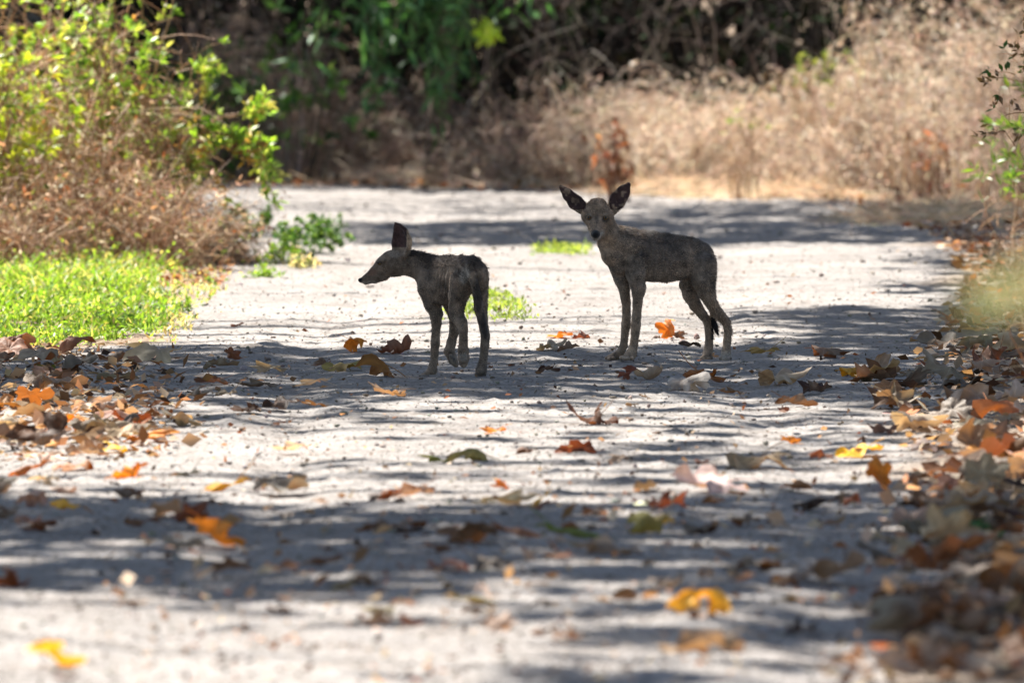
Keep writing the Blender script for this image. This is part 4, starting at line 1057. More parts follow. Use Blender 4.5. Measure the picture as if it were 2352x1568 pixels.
def walking_pup():
    b = at(1059.5, 867.0); Y = b[1]; S = (F / Y) * (3.41 / 0.91875)
    root = empty("coyote_pup", (b[0], Y, float(gh(b[0], Y)) + 0.002), "mangy coyote pup walking away leftwards with head in profile and two paws lifted", "coyote pup")
    CX, CY = 1000, 1450
    s = Sculpt(S, CX, CY)
    LAT = (-.819, -.574, 0)
    s.chain([(740, 600, .185, 150), (780, 615, .165, 178), (850, 632, .13, 203), (930, 618, .09, 185), (1000, 592, .045, 158), (1085, 565, .0, 136), (1120, 575, -.015, 122)], .012, (LAT, 1.35))
    s.chain([(720, 520, .19, 92), (850, 500, .13, 70), (980, 485, .06, 58), (1090, 490, .0, 60)], .02, (LAT, 1.3))
    s.chain([(712, 640, .185, 80), (722, 740, .185, 66)], .02)
    s.chain([(1150, 560, .005, 68), (1168, 650, .01, 58)], .02)
    # neck
    s.chain([(720, 540, .195, 128), (650, 505, .21, 118), (580, 480, .22, 110), (500, 470, .225, 106)], .014, ((0, 1, 0), 1.2))
    # head in profile
    s.chain([(400, 476, .225, 106), (455, 480, .225, 108)], .012, ((0, 1, 0), 1.15))
    s.chain([(342, 503, .225, 80), (395, 512, .225, 82)], .014, ((0, 1, 0), 1.2))
    s.chain([(318, 518, .222, 75), (247, 572, .22, 55), (185, 612, .218, 37), (138, 626, .218, 22)], .010, ((0, 1, 0), 1.25))
    s.chain([(335, 582, .222, 46), (250, 616, .22, 34), (175, 645, .218, 18)], .006, ((0, 1, 0), 1.2))
    s.chain([(124, 621, .218, 17)], .003)
    s.chain([(280, 470, .196, 16), (330, 455, .192, 18)], .008)
    s.chain([(292, 478, .185, 12)], .004, None, True)
    s.chain([(150, 650, .2, 4), (230, 640, .19, 4), (285, 610, .183, 4)], .003, None, True)
    # ears
    eN = [(482, 348, .195, 100), (486, 300, .191, 106), (478, 245, .188, 86), (456, 190, .187, 52), (431, 134, .186, 9)]
    n1 = (-.62, -.78, .05)
    s.chain(eN, .008, (n1, 2.7))
    s.chain([(x - 14, y - 2, d - .010, r * .72) for x, y, d, r in eN], .004, (n1, 2.4), True)
    eF = [(450, 365, .250, 60), (462, 285, .262, 72), (446, 205, .266, 48), (430, 150, .268, 16)]
    s.chain(eF, .008, ((-.75, .65, .05), 2.7))
    # left foreleg planted
    s.chain([(715, 690, .165, 96), (745, 810, .16, 74), (782, 905, .158, 58), (784, 1000, .158, 40), (777, 1110, .158, 36), (774, 1170, .158, 39), (770, 1240, .158, 33), (763, 1320, .158, 32), (748, 1385, .158, 44)], .010)
    s.chain([(735, 1412, .155, 42), (688, 1434, .150, 24)], .006)
    # right foreleg lifted
    s.chain([(860, 740, .19, 74), (915, 860, .215, 56), (942, 960, .225, 46), (935, 1060, .23, 42), (912, 1150, .23, 41), (893, 1225, .225, 42)], .007)
    s.chain([(893, 1235, .222, 42), (925, 1305, .212, 42), (950, 1350, .205, 22)], .006)
    # left hind lifted
    s.chain([(1010, 640, .0, 112), (975, 760, .01, 84), (958, 860, .02, 66), (962, 930, .02, 60), (1000, 985, .005, 50), (1018, 1050, -.005, 38), (1018, 1140, -.005, 36), (1016, 1210, -.003, 39)], .010)
    s.chain([(1026, 965, -.01, 20), (1035, 1000, -.012, 18)], .008)
    s.chain([(1018, 1225, -.002, 46), (1021, 1290, .005, 50), (1021, 1345, .012, 28)], .006)
    # right hind planted
    s.chain([(1150, 620, .03, 82), (1162, 740, .03, 66), (1165, 860, .035, 56), (1180, 960, .035, 44), (1195, 1040, .03, 38), (1206, 1100, .025, 38), (1200, 1180, .025, 35), (1188, 1300, .03, 35), (1172, 1385, .032, 46)], .010)
    s.chain([(1165, 1405, .03, 46), (1145, 1430, .045, 30)], .006)
    # tail
    s.chain([(1068, 500, -.045, 32), (1085, 570, -.058, 36), (1112, 650, -.062, 34), (1138, 750, -.06, 33), (1160, 860, -.055, 31), (1182, 970, -.05, 27), (1200, 1060, -.045, 22), (1212, 1140, -.042, 10)], .005)
    for (x, y, d) in [(668, 1434, .145), (685, 1440, .138), (710, 1440, .138), (1130, 1434, .055), (1150, 1440, .04), (1178, 1438, .04), (1200, 1434, .05)]:
        s.chain([(x, y, d + .010, 17), (x, y + 2, d, 15)], .003)
    for (x, y, d) in [(925, 1335, .20), (955, 1345, .20), (1000, 1345, .0), (1022, 1362, .0), (1044, 1345, .0)]: s.chain([(x, y - 18, d + .006, 18), (x, y, d, 13)], .003)
    for (x, y, d) in [(905, 1270, .19), (932, 1300, .185), (1005, 1262, -.018), (1036, 1262, -.018), (1020, 1300, -.014)]: s.chain([(x, y, d + .004, 15), (x, y + 12, d + .004, 14)], .003)
    V, Q = s.build(); Nn = normals(V, Q)
    px = V[:, 0] * S + CX; py = CY - (V[:, 2] + 0.0465 * V[:, 1]) * S
    w = np.clip((px - 740) / 40, 0, 1) * np.clip((930 - px) / 40, 0, 1) * np.clip((py - 520) / 50, 0, 1) * np.clip((800 - py) / 50, 0, 1)
    V += Nn * (w * 0.0013 * np.sin((px + (py - 600) * 0.15) / 30 * 2 * math.pi) + 0.0022 * (vnoise(px / 38 + 9, py / 38) - .5))[:, None]
    V[:, 2] = np.maximum(V[:, 2], 0.0005)
    Nn = normals(V, Q); P = s.P
    def colf(X, N_):
        px = X[:, 0] * S + CX; py = CY - (X[:, 2] + 0.0465 * X[:, 1]) * S
        c = np.repeat(COAT[None], len(X), 0) * (0.62 + 0.8 * vnoise(px / 60 + 20, py / 60)[:, None])
        back = np.clip((N_[:, 2] - 0.2) / 0.5, 0, 1)[:, None] * ((px > 520) & (py < 800))[:, None]
        c = c * (1 - .6 * back) + DARK * .6 * back
        leg = np.clip((py - 900) / 200, 0, 1)[:, None] * (px < 1110)[:, None]; c = c * (1 - leg * .4) + TANF * leg * .4
        hd = ((px < 500) & (py < 700))[:, None]; c = np.where(hd, c * .62 + TANF * .16 * (0.75 + .5 * vnoise(px / 22, py / 22)[:, None]), c)
        for q, r_, col, ww in [((1020, 585, -.06), (.02, .05, .028), PALE, .75), ((210, 650, .2), (.03, .05, .009), PALE, .45), ((1140, 780, -.07), (.018, .03, .06), DARK, .8), ((1190, 1000, -.05), (.018, .02, .06), DARK, .8),
                               ((220, 555, .2), (.022, .05, .012), np.array([.17, .09, .06]), .6), ((293, 480, .19), (.010, .02, .008), DARK, .8), ((420, 400, .19), (.02, .03, .014), PALE, .35),
                               ((1020, 1290, -.02), (.016, .014, .02), PALE * .8, .6), ((925, 1290, .19), (.016, .014, .02), PALE * .8, .5)]:
            w_ = blob(X, P(q), r_) * ww; c = c * (1 - w_) + col * w_
        ear = ((py < 335) & (px < 545) & (px > 380) & (N_ @ np.array(n1) > .15))[:, None]
        c = np.where(ear, INEAR * (.7 + .6 * vnoise(px / 14, py / 14)[:, None]), c)
        rim = ((py < 360) & (py > 190) & (px > 528))[:, None]; c = np.where(rim, TANF * 1.3, c)
        nose = np.clip(blob(X, P((122, 622, .218)), (.0085, .02, .009)) * 2, 0, 1); c = c * (1 - nose) + NOSE * nose
        return c
    mesh_obj("body", V, Q, M_skin, root, colf(V, Nn), True)
    def lenf(X, N_):
        px = X[:, 0] * S + CX; py = CY - (X[:, 2] + 0.0465 * X[:, 1]) * S
        L = np.full(len(X), .005)
        top = (N_[:, 2] > .45) & (px > 540) & (py < 700)
        L = np.where(top, .008 + .009 * (vnoise(px / 30, py / 200 + 5) > .4), L)
        L = np.where(py > 900, .0035, L); L = np.where((px < 500) & (py < 700), .003, L); L = np.where((py < 340) & (px < 600), .0018, L)
        L = np.where(px < 145, 0, L); L = np.where((py > 1425) | ((py > 1250) & (px > 880) & (px < 1080)), 0, L)
        for e in ((292, 478, .19),): L = np.where(np.linalg.norm(X - P(e), axis=1) < .008, 0, L)
        return L
    def dirf(X, N_):
        py = CY - X[:, 2] * S; px = X[:, 0] * S + CX
        d = np.repeat(np.array([[.5, -.6, -.4]]), len(X), 0); d[py > 850] = (.1, -.1, -.9); d[(px < 520) & (py < 700)] = (.9, 0, .1); return d
    make_fur(V, Q, Nn, 60000, lenf, dirf, lambda X, N_: colf(X, N_) * 1.5, root, 5)  # hair colour raised above the coat to paint a lit rim
    eye(root, P((292, 478, .1955)), .0062, (-.45, -1, 0.0))
walking_pup()

# ------------------------------------------------------------------ fallen sycamore leaves
def leaf_mesh(i):
    r = np.random.default_rng(100 + i)
    NA, NR = 44, 6
    th = np.linspace(0, 2 * math.pi, NA, endpoint=False)
    lobes = [(0, 1.0), (0.95, 0.86), (-0.95, 0.86), (1.95, 0.6), (-1.95, 0.6)]
    rr = np.full(NA, 0.46)
    for a, l in lobes:
        a += r.normal() * 0.08; l *= r.uniform(0.85, 1.1)
        d = np.abs((th - a + math.pi) % (2 * math.pi) - math.pi)
        rr = np.maximum(rr, l * np.clip(1 - (d / 0.62), 0, 1) ** 0.75 * 0.75 + l * 0.36 * np.clip(1 - (d / 0.75) ** 4, 0, 1))
    rr *= 1 + 0.05 * np.sin(th * 22 + r.random() * 6)
    dpi = np.abs((th - math.pi + math.pi) % (2 * math.pi) - math.pi)
    rr *= 0.55
    P = [(0, 0)]; vein = [1.25]
    va = np.array([a for a, l in lobes])
    for j in range(1, NR + 1):
        t = j / NR
        for k in range(NA):
            P.append((rr[k] * t * math.cos(th[k]), rr[k] * t * math.sin(th[k])))
            dv = np.min(np.abs((th[k] - va + math.pi) % (2 * math.pi) - math.pi))
            vein.append(1.28 if dv < 0.09 else (0.94 if t < 1 else 0.8))
    P = np.array(P); x, y = P[:, 0], P[:, 1]
    tear = vnoise(np.cos(np.arctan2(y, x)) * 5 + i * 3.1 + 30, np.sin(np.arctan2(y, x)) * 5 + 30)
    rf = np.hypot(x, y) / 0.55; sh = 1 - 0.38 * np.clip(tear - .45, 0, 1) * 2 * rf ** 2; x = x * sh; y = y * sh * (1.0 if i % 3 == 0 else r.uniform(.5, .8))
    z = 0.20 * (vnoise(x * 4.2 + i * 7 + 20, y * 5 + i * 3 + 20) - .5) + 0.05 * (vnoise(x * 11 + i + 30, y * 13 + 40) - .5)
    rad = np.sqrt(x ** 2 + y ** 2)
    # pleats between the veins, rims curling
    ang = np.arctan2(y, x)
    z += 0.10 * rad * np.cos(ang * 6.3 + i)
    z += r.uniform(0.1, 0.9) * rad ** 2.4 * (1 if r.random() < .7 else -1)
    V = np.stack([x, y, z], -1)
    def roll(V, ang_, kappa):
        c, s = math.cos(ang_), math.sin(ang_)
        u = V[:, 0] * c + V[:, 1] * s; w = -V[:, 0] * s + V[:, 1] * c; k = kappa * (1 + .5 * w)
        un = np.sin(u * k) * (1 / k - V[:, 2]); zn = 1 / k - np.cos(u * k) * (1 / k - V[:, 2])
        return np.stack([un * c - w * s, un * s + w * c, zn], -1)
    def bend(V, ang_, kappa, off):
        c, s = math.cos(ang_), math.sin(ang_)
        u = V[:, 0] * c + V[:, 1] * s - off; w = -V[:, 0] * s + V[:, 1] * c; zz = V[:, 2]
        uu = np.where(u > 0, u, u * 0.5) * kappa
        k2 = np.where(u > 0, kappa, kappa * 0.5)
        un = np.sin(uu) * (1 / k2 - zz); zn = 1 / k2 - np.cos(uu) * (1 / k2 - zz)
        u2 = un + off
        return np.stack([u2 * c - w * s, u2 * s + w * c, zn], -1)
    V = bend(V, r.uniform(0, 6.28), r.uniform(1.8, 7.0) * r.choice([1, -1], p=[.65, .35]), r.uniform(-.1, .15))
    if i % 3: V = roll(V, math.pi / 2 + r.normal() * .5, r.uniform(3.5, 8.0) * r.choice([1, -1]))
    V = bend(V, r.uniform(0, 6.28), r.uniform(0.8, 5.5) * r.choice([1, -1], p=[.6, .4]), r.uniform(-.05, .2))
    T = []; Q = []
    for k in range(NA):
        T.append((0, 1 + k, 1 + (k + 1) % NA))
        for j in range(NR - 1):
            a = 1 + j * NA
            Q.append((a + k, a + NA + k, a + NA + (k + 1) % NA, a + (k + 1) % NA))
    # stalk
    n0 = len(V)
    end = V[0]
    d = norm(np.array([-1.0, r.normal() * .3, r.uniform(-.1, .5)])); t = np.linspace(0, 0.42, 6)[:, None]
    sp = end + d * t + np.array([0, 0, r.uniform(-.8, .8)]) * t ** 2
    SV, SQ = tubes(sp[None], np.full((1, 6), 0.007), 4)
    V = np.concatenate([V, SV]); vein = np.concatenate([vein, np.full(len(SV), 1.2)])
    Q = np.concatenate([np.array(Q), SQ + n0])
    me = mesh_data("fallen_leaf", V, [np.array(T), Q], M_fallen, np.repeat(vein[:, None], 3, 1), True)
    return me, V
LEAVES = [leaf_mesh(i) for i in range(36)]
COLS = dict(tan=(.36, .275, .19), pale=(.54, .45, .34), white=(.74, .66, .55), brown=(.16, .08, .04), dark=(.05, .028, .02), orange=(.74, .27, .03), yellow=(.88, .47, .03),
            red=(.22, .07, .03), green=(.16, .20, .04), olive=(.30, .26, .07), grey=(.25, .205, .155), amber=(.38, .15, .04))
lrng = np.random.default_rng(77)
def Rm(a, b, c): return np.array(Euler((a, b, c)).to_matrix())
def put_leaf(px, py, w, h, colr, label, group=None, lift=0.0, tries=40):
    """a leaf whose silhouette is about w x h pixels (2352 wide photo) standing at px, py (bottom centre)"""
    p = at(px, py); Y = p[1]; ppm = F / Y
    want = math.log(h / w); best = None
    for _ in range(tries):
        vi = lrng.integers(len(LEAVES)); V = LEAVES[vi][1]
        e = (lrng.normal() * 0.28 + (math.pi if lrng.random() < .5 else 0), lrng.normal() * 0.28, lrng.uniform(0, 6.28))
        if h / w > 0.6: e = (lrng.normal() * 1.1, lrng.normal() * 1.1, e[2])
        R = Rm(*e); W = V[:265] @ R.T
        ww = np.ptp(W[:, 0]); hh = np.ptp(W[:, 2]) + 0.045 * np.ptp(W[:, 1])
        size = w / ppm / ww
        err = abs(math.log(hh / ww) - want) + 0.6 * max(0, math.log(size / 0.19)) + 0.6 * max(0, math.log(0.07 / size))
        if best is None or err < best[0]: best = (err, vi, e, size, W)
    err, vi, e, size, W = best
    size = min(size, 0.225)
    o = bpy.data.objects.new("fallen_leaf", LEAVES[vi][0]); C.objects.link(o)
    o.rotation_euler = e; o.scale = (size,) * 3
    # a leaf rests on its lowest points
    zlow = np.percentile(W[:, 2], 3) * size
    Y2 = Y + 0.3 * np.ptp(W[:, 1]) * size
    cx = (W[:, 0].max() + W[:, 0].min()) / 2 * size; cy = (W[:, 1].max() + W[:, 1].min()) / 2 * size
    X = p[0] - cx; YY = Y2 - cy
    o.location = (X, YY, float(gh(p[0], Y2)) - zlow + lift + 0.002)
    c = np.array(COLS[colr]) * (1 + lrng.normal() * .12) * (1 + lrng.normal(size=3) * .06)
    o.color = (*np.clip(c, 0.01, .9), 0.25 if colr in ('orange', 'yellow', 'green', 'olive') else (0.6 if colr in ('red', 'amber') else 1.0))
    tag(o, label, "leaf", group)
    return o

G0 = "fallen leaves on the track"
HAND = [
 (816, 810, 52, 36, 'orange', "small orange leaf on edge left of the walking pup's front paw"),
 (905, 814, 78, 42, 'red', "rusty leaf with a yellow rim close behind the walking pup's front paw"),
 (860, 870, 88, 62, 'amber', "brown leaf folded upright with a pale edge in front of the walking pup"),
 (888, 912, 86, 36, 'tan', "tented tan brown leaf just below the walking pup"),
 (538, 827, 46, 32, 'red', "russet leaf standing at the back edge of the shade on the left"),
 (508, 848, 82, 22, 'grey', "grey tan curled leaf under the standing russet one"),
 (350, 833, 150, 26, 'pale', "long pale leaf with an orange tip under the grass patch"),
 (255, 832, 62, 24, 'brown', "brown leaf joined to the long pale one under the grass"),
 (130, 838, 112, 42, 'amber', "large rusty orange leaf in the drift under the grass"),
 (45, 806, 72, 40, 'brown', "pointed brown leaf at the left frame edge under the grass"),
 (85, 908, 64, 52, 'brown', "upright dark brown leaf in the left drift"),
 (100, 862, 64, 26, 'green', "dark olive green leaf in the left drift"),
 (190, 916, 72, 30, 'grey', "crumpled grey leaf right of the upright brown one in the left drift"),
 (255, 872, 122, 22, 'tan', "flat grey tan leaf in the shade left"),
 (484, 884, 76, 22, 'brown', "glossy brown leaf in the shade left of the pale cluster"),
 (590, 890, 150, 28, 'grey', "wide grey leaf with black hollow beneath in the left shade"),
 (612, 856, 92, 26, 'tan', "cream folded leaf above the wide grey leaf"),
 (715, 886, 92, 20, 'pale', "flat pale leaf at the right end of the left shade cluster"),
 (735, 842, 42, 20, 'brown', "little brown leaf between the cream leaves and the walking pup"),
 (785, 852, 92, 22, 'olive', "pale and green leaf left of the folded upright leaf"),
 (450, 920, 92, 36, 'grey', "dull grey crumpled leaf on the lower edge of the left shade"),
 (515, 908, 60, 18, 'tan', "thin light leaf curled beside the dull grey one"),
 (562, 948, 72, 20, 'brown', "brown leaf at the left end of the dark row"),
 (645, 938, 84, 13, 'dark', "long thin dark brown leaf in the middle of the dark row"),
 (722, 936, 60, 18, 'brown', "brown leaf at the right end of the dark row"),
 (418, 982, 94, 46, 'pale', "big pale crumpled leaf at the right tip of the left drift"),
 (360, 960, 72, 32, 'amber', "orange brown cupped leaf beside the big pale crumpled one"),
 (282, 976, 124, 30, 'red', "long rust red leaf in the left drift"),
 (287, 952, 42, 26, 'brown', "small brown leaf behind the long rust red one"),
 (348, 1016, 112, 28, 'orange', "wide orange leaf at the lower edge of the left drift"),
 (245, 1042, 76, 28, 'yellow', "yellow green leaf under the left drift"),
 (20, 948, 84, 42, 'amber', "rusty leaf cut by the left frame edge in the left drift"),
 (100, 1060, 172, 40, 'white', "broad sunlit whitish leaf near the left frame edge"),
 (66, 1092, 92, 26, 'amber', "brown orange leaf below the broad whitish one"),
 (165, 1082, 82, 18, 'amber', "flat rusty leaf right below the broad whitish one"),
 (283, 1102, 52, 28, 'orange', "orange leaf left of a touching pair on the sunny left side"),
 (328, 1094, 46, 36, 'orange', "orange leaf standing upright, right of a touching pair"),
 (672, 1036, 132, 16, 'white', "flat white leaf with an orange tip on bright dust"),
 (510, 1130, 112, 32, 'yellow', "bright yellow leaf on the sunny ground left of centre"),
 (645, 1130, 110, 14, 'grey', "thin flat grey leaf right of the bright yellow one"),
 (300, 1146, 62, 20, 'brown', "dark brown leaf above the big upright red and orange pair"),
 (150, 1170, 62, 24, 'yellow', "dull yellow leaf in the lower left"),
 (105, 1114, 46, 10, 'tan', "small thin tan leaf lower left"),
 (385, 1190, 112, 44, 'pale', "pale leaf rising left of the red one in the lower left"),
 (435, 1200, 74, 36, 'red', "deep red leaf between the pale and the big orange leaf"),
 (498, 1252, 112, 64, 'orange', "large orange leaf slanting down in the lower left"),
 (85, 1222, 76, 26, 'red', "red orange leaf lying near the lower left frame edge"),
 (320, 1212, 92, 20, 'brown', "flat brown leaf left of the big slanting orange leaf"),
 (420, 1262, 80, 18, 'tan', "tan leaf under the big slanting orange leaf"),
 (530, 1310, 80, 24, 'brown', "blurred brown leaf below the big slanting orange leaf"),
 (640, 978, 34, 9, 'brown', "tiny brown leaf on the striped ground below the dark row"),
 (740, 1300, 90, 30, 'brown', "dark olive brown leaf alone in the lower shade left of centre"),
 (1342, 976, 82, 60, 'brown', "tall standing brown leaf alone below the gap between the pups"),
 (1398, 975, 52, 20, 'red', "small rust leaf right of the tall standing brown one"),
 (1132, 996, 60, 12, 'orange', "flat orange red leaf below the walking pup"),
 (1075, 1066, 82, 32, 'olive', "yellow and brown leaf on the sunny stripes below the walking pup"),
 (1000, 1066, 72, 17, 'green', "grey green flat leaf touching the yellow and brown one"),
 (1322, 1042, 82, 22, 'red', "rust brown leaf with a raised ridge at the centre"),
 (1420, 1062, 46, 18, 'tan', "pale orange curled bit right of the ridged rust leaf"),
 (1205, 1046, 32, 18, 'brown', "small brown curl left of the ridged rust leaf"),
 (940, 1144, 96, 40, 'tan', "tan leaf folded like a tent below centre left"),
 (893, 1150, 46, 26, 'red', "orange red leaf touching the tent like tan one"),
 (1160, 1160, 132, 30, 'pale', "pale curled leaf between two orange tips at the centre"),
 (1240, 1162, 48, 34, 'yellow', "orange yellow leaf tip at the right of the pale curled one"),
 (1146, 1128, 36, 22, 'orange', "narrow orange leaf above the pale curled one"),
 (1545, 1168, 92, 42, 'red', "dark red cupped leaf with white rim right of centre"),
 (1635, 1134, 162, 36, 'white', "large flat white leaf in sun right of centre"),
 (1477, 1130, 52, 26, 'grey', "grey brown crumpled leaf left of the large white one"),
 (1366, 1184, 46, 24, 'dark', "small black brown curl in the shade at centre"),
 (1495, 1225, 92, 42, 'olive', "olive drooping leaf in the lower shade right of centre"),
 (1592, 1228, 92, 24, 'dark', "dark flat leaf joined to the olive drooping one"),
 (1075, 1252, 122, 52, 'brown', "large brown leaf in the lower shade below centre"),
 (1312, 1236, 142, 30, 'green', "yellow green leaf with dark top in the lower shade"),
 (1185, 1234, 112, 32, 'brown', "brown leaf between the large brown one and the yellow green one"),
 (915, 1222, 112, 32, 'brown', "dark tan leaf left of the large brown one"),
 (845, 1222, 62, 28, 'brown', "curled brown leaf at the left end of the shaded row"),
 (1020, 1270, 92, 18, 'brown', "narrow brown leaf under the large brown one"),
 (1115, 1310, 102, 46, 'dark', "blackish pointed leaf in the lower shade at centre"),
 (1030, 1312, 82, 26, 'red', "red brown leaf left of the blackish pointed one"),
 (1400, 1276, 152, 15, 'tan', "long thin pale leaf in the lower shade right of centre"),
 (1085, 1388, 112, 24, 'olive', "olive brown leaf on the edge of the bottom sunlight"),
 (922, 1392, 46, 20, 'tan', "pale brown blurred leaf left of the olive brown one near the bottom"),
 (1258, 1394, 46, 14, 'dark', "small dark blurred leaf near the bottom at centre"),
 (947, 1438, 52, 22, 'red', "red brown blurred leaf near the bottom left of centre"),
 (862, 1436, 72, 18, 'amber', "pale orange blurred leaf beside the red brown one near the bottom"),
 (1605, 1416, 126, 62, 'yellow', "big yellow orange leaf raised at the bottom right of centre"),
 (1305, 1470, 62, 25, 'brown', "brown blurred leaf near the bottom at centre"),
 (1610, 1500, 182, 52, 'tan', "large grey tan crumpled leaf at the bottom below the yellow orange one"),
 (1735, 1312, 102, 34, 'brown', "brown curled leaf alone in the lower shade at right"),
 (1712, 1212, 62, 32, 'brown', "dark brown star shaped leaf in shade at right"),
 (1800, 884, 126, 40, 'pale', "large smooth pale leaf with yellow tip right of the standing pup"),
 (1865, 908, 92, 44, 'dark', "dark curled leaf leaning on the large smooth pale one"),
 (1912, 824, 92, 38, 'brown', "tan brown tented leaf in the shade right of the standing pup"),
 (1745, 812, 92, 20, 'olive', "olive yellow leaf behind the standing pup's hind paws"),
 (2170, 800, 122, 24, 'grey', "long grey leaf at the back of the right drift"),
 (2045, 864, 76, 52, 'tan', "tan leaf peaked over a black hollow in the right drift"),
 (1965, 866, 72, 26, 'yellow', "yellow patched leaf left of the peaked tan one"),
 (1582, 898, 96, 50, 'white', "bright white curled leaf in front of the standing pup"),
 (1620, 874, 92, 28, 'amber', "brown upcurled leaf right of the bright white one"),
 (1680, 906, 66, 14, 'brown', "flat brown leaf right of the bright white curled one"),
 (1440, 872, 44, 32, 'red', "brown red leaf below the standing pup's front paws"),
 (1485, 872, 74, 32, 'pale', "pale folded leaf below the standing pup's front paws"),
 (1528, 778, 46, 46, 'orange', "orange leaf standing upright between the standing pup's legs"),
 (1562, 778, 36, 18, 'brown', "small brown leaf right of the upright orange one under the pup"),
 (1585, 798, 50, 14, 'dark', "dark flat leaf under the standing pup's belly"),
 (1268, 806, 70, 30, 'pale', "whitish leaf with brown end between the pups"),
 (1305, 808, 50, 24, 'brown', "brown leaf right of the whitish one between the pups"),
 (1285, 778, 60, 18, 'orange', "small orange leaf behind the whitish one between the pups"),
 (1335, 779, 40, 10, 'red', "thin red brown leaf behind and right between the pups"),
 (1258, 858, 56, 24, 'dark', "dark crumpled leaf in the shade between the pups"),
 (545, 752, 30, 12, 'red', "small rusty leaf on the sunny dirt right of the grass"),
 (2292, 848, 112, 62, 'red', "tall red brown leaf standing in the right drift"),
 (2340, 830, 80, 50, 'red', "red brown upturned leaf cut by the right frame edge"),
 (1830, 932, 96, 38, 'brown', "brown folded leaf below the dark curled one at right"),
 (2040, 940, 150, 42, 'brown', "broad brown leaf in the middle of the right drift"),
 (2115, 992, 150, 50, 'pale', "pale leaf looped over itself in the right drift"),
 (2030, 996, 72, 22, 'red', "rust leaf under the pale looped one"),
 (2130, 1036, 170, 42, 'pale', "long cream rippled leaf at the front of the right drift"),
 (2250, 992, 112, 40, 'tan', "tan folded leaf right of the pale looped one"),
 (2308, 942, 52, 40, 'white', "brilliant white leaf upright in the right drift"),
 (1815, 1020, 42, 12, 'orange', "small flat orange leaf on the striped ground at right"),
 (1745, 1078, 146, 48, 'tan', "large tan leaf arched on its lobes right of centre"),
 (1885, 1054, 52, 26, 'red', "square red brown leaf standing on the bright stripe"),
 (1975, 1050, 92, 14, 'yellow', "flat yellow leaf on the bright stripe at right"),
 (2018, 1126, 52, 62, 'orange', "orange leaf with a raised point alone at right"),
 (1885, 1166, 152, 46, 'dark', "dark brown leaf crest in the shade at right"),
 (1955, 1162, 36, 28, 'red', "small red brown leaf at the end of the dark crest"),
 (1828, 1126, 62, 16, 'amber', "flat orange brown leaf above the dark crest"),
 (2190, 1102, 122, 44, 'brown', "arched brown leaf at the front edge of the right drift"),
 (2270, 1128, 92, 72, 'tan', "cream leaf with orange inside leaning at the right"),
 (1900, 1335, 152, 62, 'tan', "large tan leaf at the left end of the bottom right pile"),
 (15, 1350, 84, 50, 'red', "orange red leaf cut by the left frame edge in the lower shade"),
 (128, 1530, 118, 42, 'yellow', "yellow orange blurred leaf in the bottom left corner"),
 (300, 1392, 72, 14, 'brown', "thin brown blurred leaf in the lower left shade"),
 (150, 1566, 40, 12, 'red', "tiny red blurred leaf on the bottom frame edge left"),
 (640, 1408, 50, 16, 'amber', "faint orange blurred leaf above the bottom left sunlight"),
]
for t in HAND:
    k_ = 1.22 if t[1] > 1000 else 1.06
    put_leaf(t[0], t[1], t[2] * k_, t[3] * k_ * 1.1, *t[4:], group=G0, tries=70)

USED = set()
def drift(n, region, pal, names, where, group, wr, hr, lift=0.03, tries=14):
    """region: rows (py, px0, px1)"""
    reg = np.array(region, float)
    made = 0
    while made < n:
        py = lrng.uniform(reg[0, 0], reg[-1, 0]); x0 = np.interp(py, reg[:, 0], reg[:, 1]); x1 = np.interp(py, reg[:, 0], reg[:, 2])
        u = lrng.random() ** (0.7 if x0 > 1200 else 1.0)
        u = u if x0 > 1200 else lrng.random() ** 1.4
        px = x0 + (x1 - x0) * u
        k = lrng.choice(len(pal), p=np.array([p for _, p in pal]) / sum(p for _, p in pal)); cn = pal[k][0]
        s = (py + 120) / 965.0
        w = lrng.uniform(*wr) * s; h = w * lrng.uniform(*hr)
        fy = (py - reg[0, 0]) / (reg[-1, 0] - reg[0, 0]); ux = (px - x0) / (x1 - x0)
        if x0 < 1200 and x1 < 700: ux = 1 - ux
        rel = (w / s - wr[0]) / (wr[1] - wr[0])
        sz = "small " if rel < .33 else ("large " if rel > .7 else "")
        pose = "flat " if h / w < hr[0] * .6 + hr[1] * .4 else ("upturned " if h / w > hr[0] * .3 + hr[1] * .7 else "bent ")
        if where.startswith(("in ",)):
            col_ = "at the inner fringe of" if ux < .33 else ("in the middle of" if ux < .72 else "against the frame edge of")
        else: col_ = "left of centre on" if px < 1050 else ("right of centre on" if px > 1400 else "at the centre of")
        row_ = ["back ", "upper ", "lower ", "front "][min(3, int(fy * 4))]
        base_ = names[cn].replace("curled ", "").replace(" sycamore", "")
        lab = " ".join((sz + pose + base_ + " " + col_ + " the " + row_ + where.split(" ", 1)[1]).split()[:16])
        if lab in USED: continue
        USED.add(lab)
        put_leaf(px, py, w, h, cn, lab, group, lift=lrng.random() * lift * (1 if lrng.random() < .5 else 0), tries=tries)
        made += 1
names = dict(tan="curled tan sycamore leaf", pale="pale curled sycamore leaf", white="whitish curled sycamore leaf", brown="crisp brown sycamore leaf", dark="dark brown sycamore leaf",
             orange="orange dry sycamore leaf", red="rust red sycamore leaf", grey="dull grey sycamore leaf", amber="amber brown sycamore leaf", yellow="yellow sycamore leaf", olive="olive sycamore leaf")
PAL = [('tan', 6), ('pale', 4), ('brown', 4), ('dark', 3), ('red', 1.2), ('grey', 4), ('amber', 1.0), ('orange', .25)]
drift(34, [(780, 2120, 2400), (850, 1960, 2400), (920, 1990, 2400), (1000, 2060, 2400)], PAL, names, "in upper right drift", "leaves in the upper right drift", (60, 130), (.2, .5))
drift(26, [(1010, 2150, 2400), (1090, 2120, 2400), (1190, 2040, 2400)], PAL, names, "in lower right drift", "leaves in the lower right drift", (70, 140), (.2, .5))
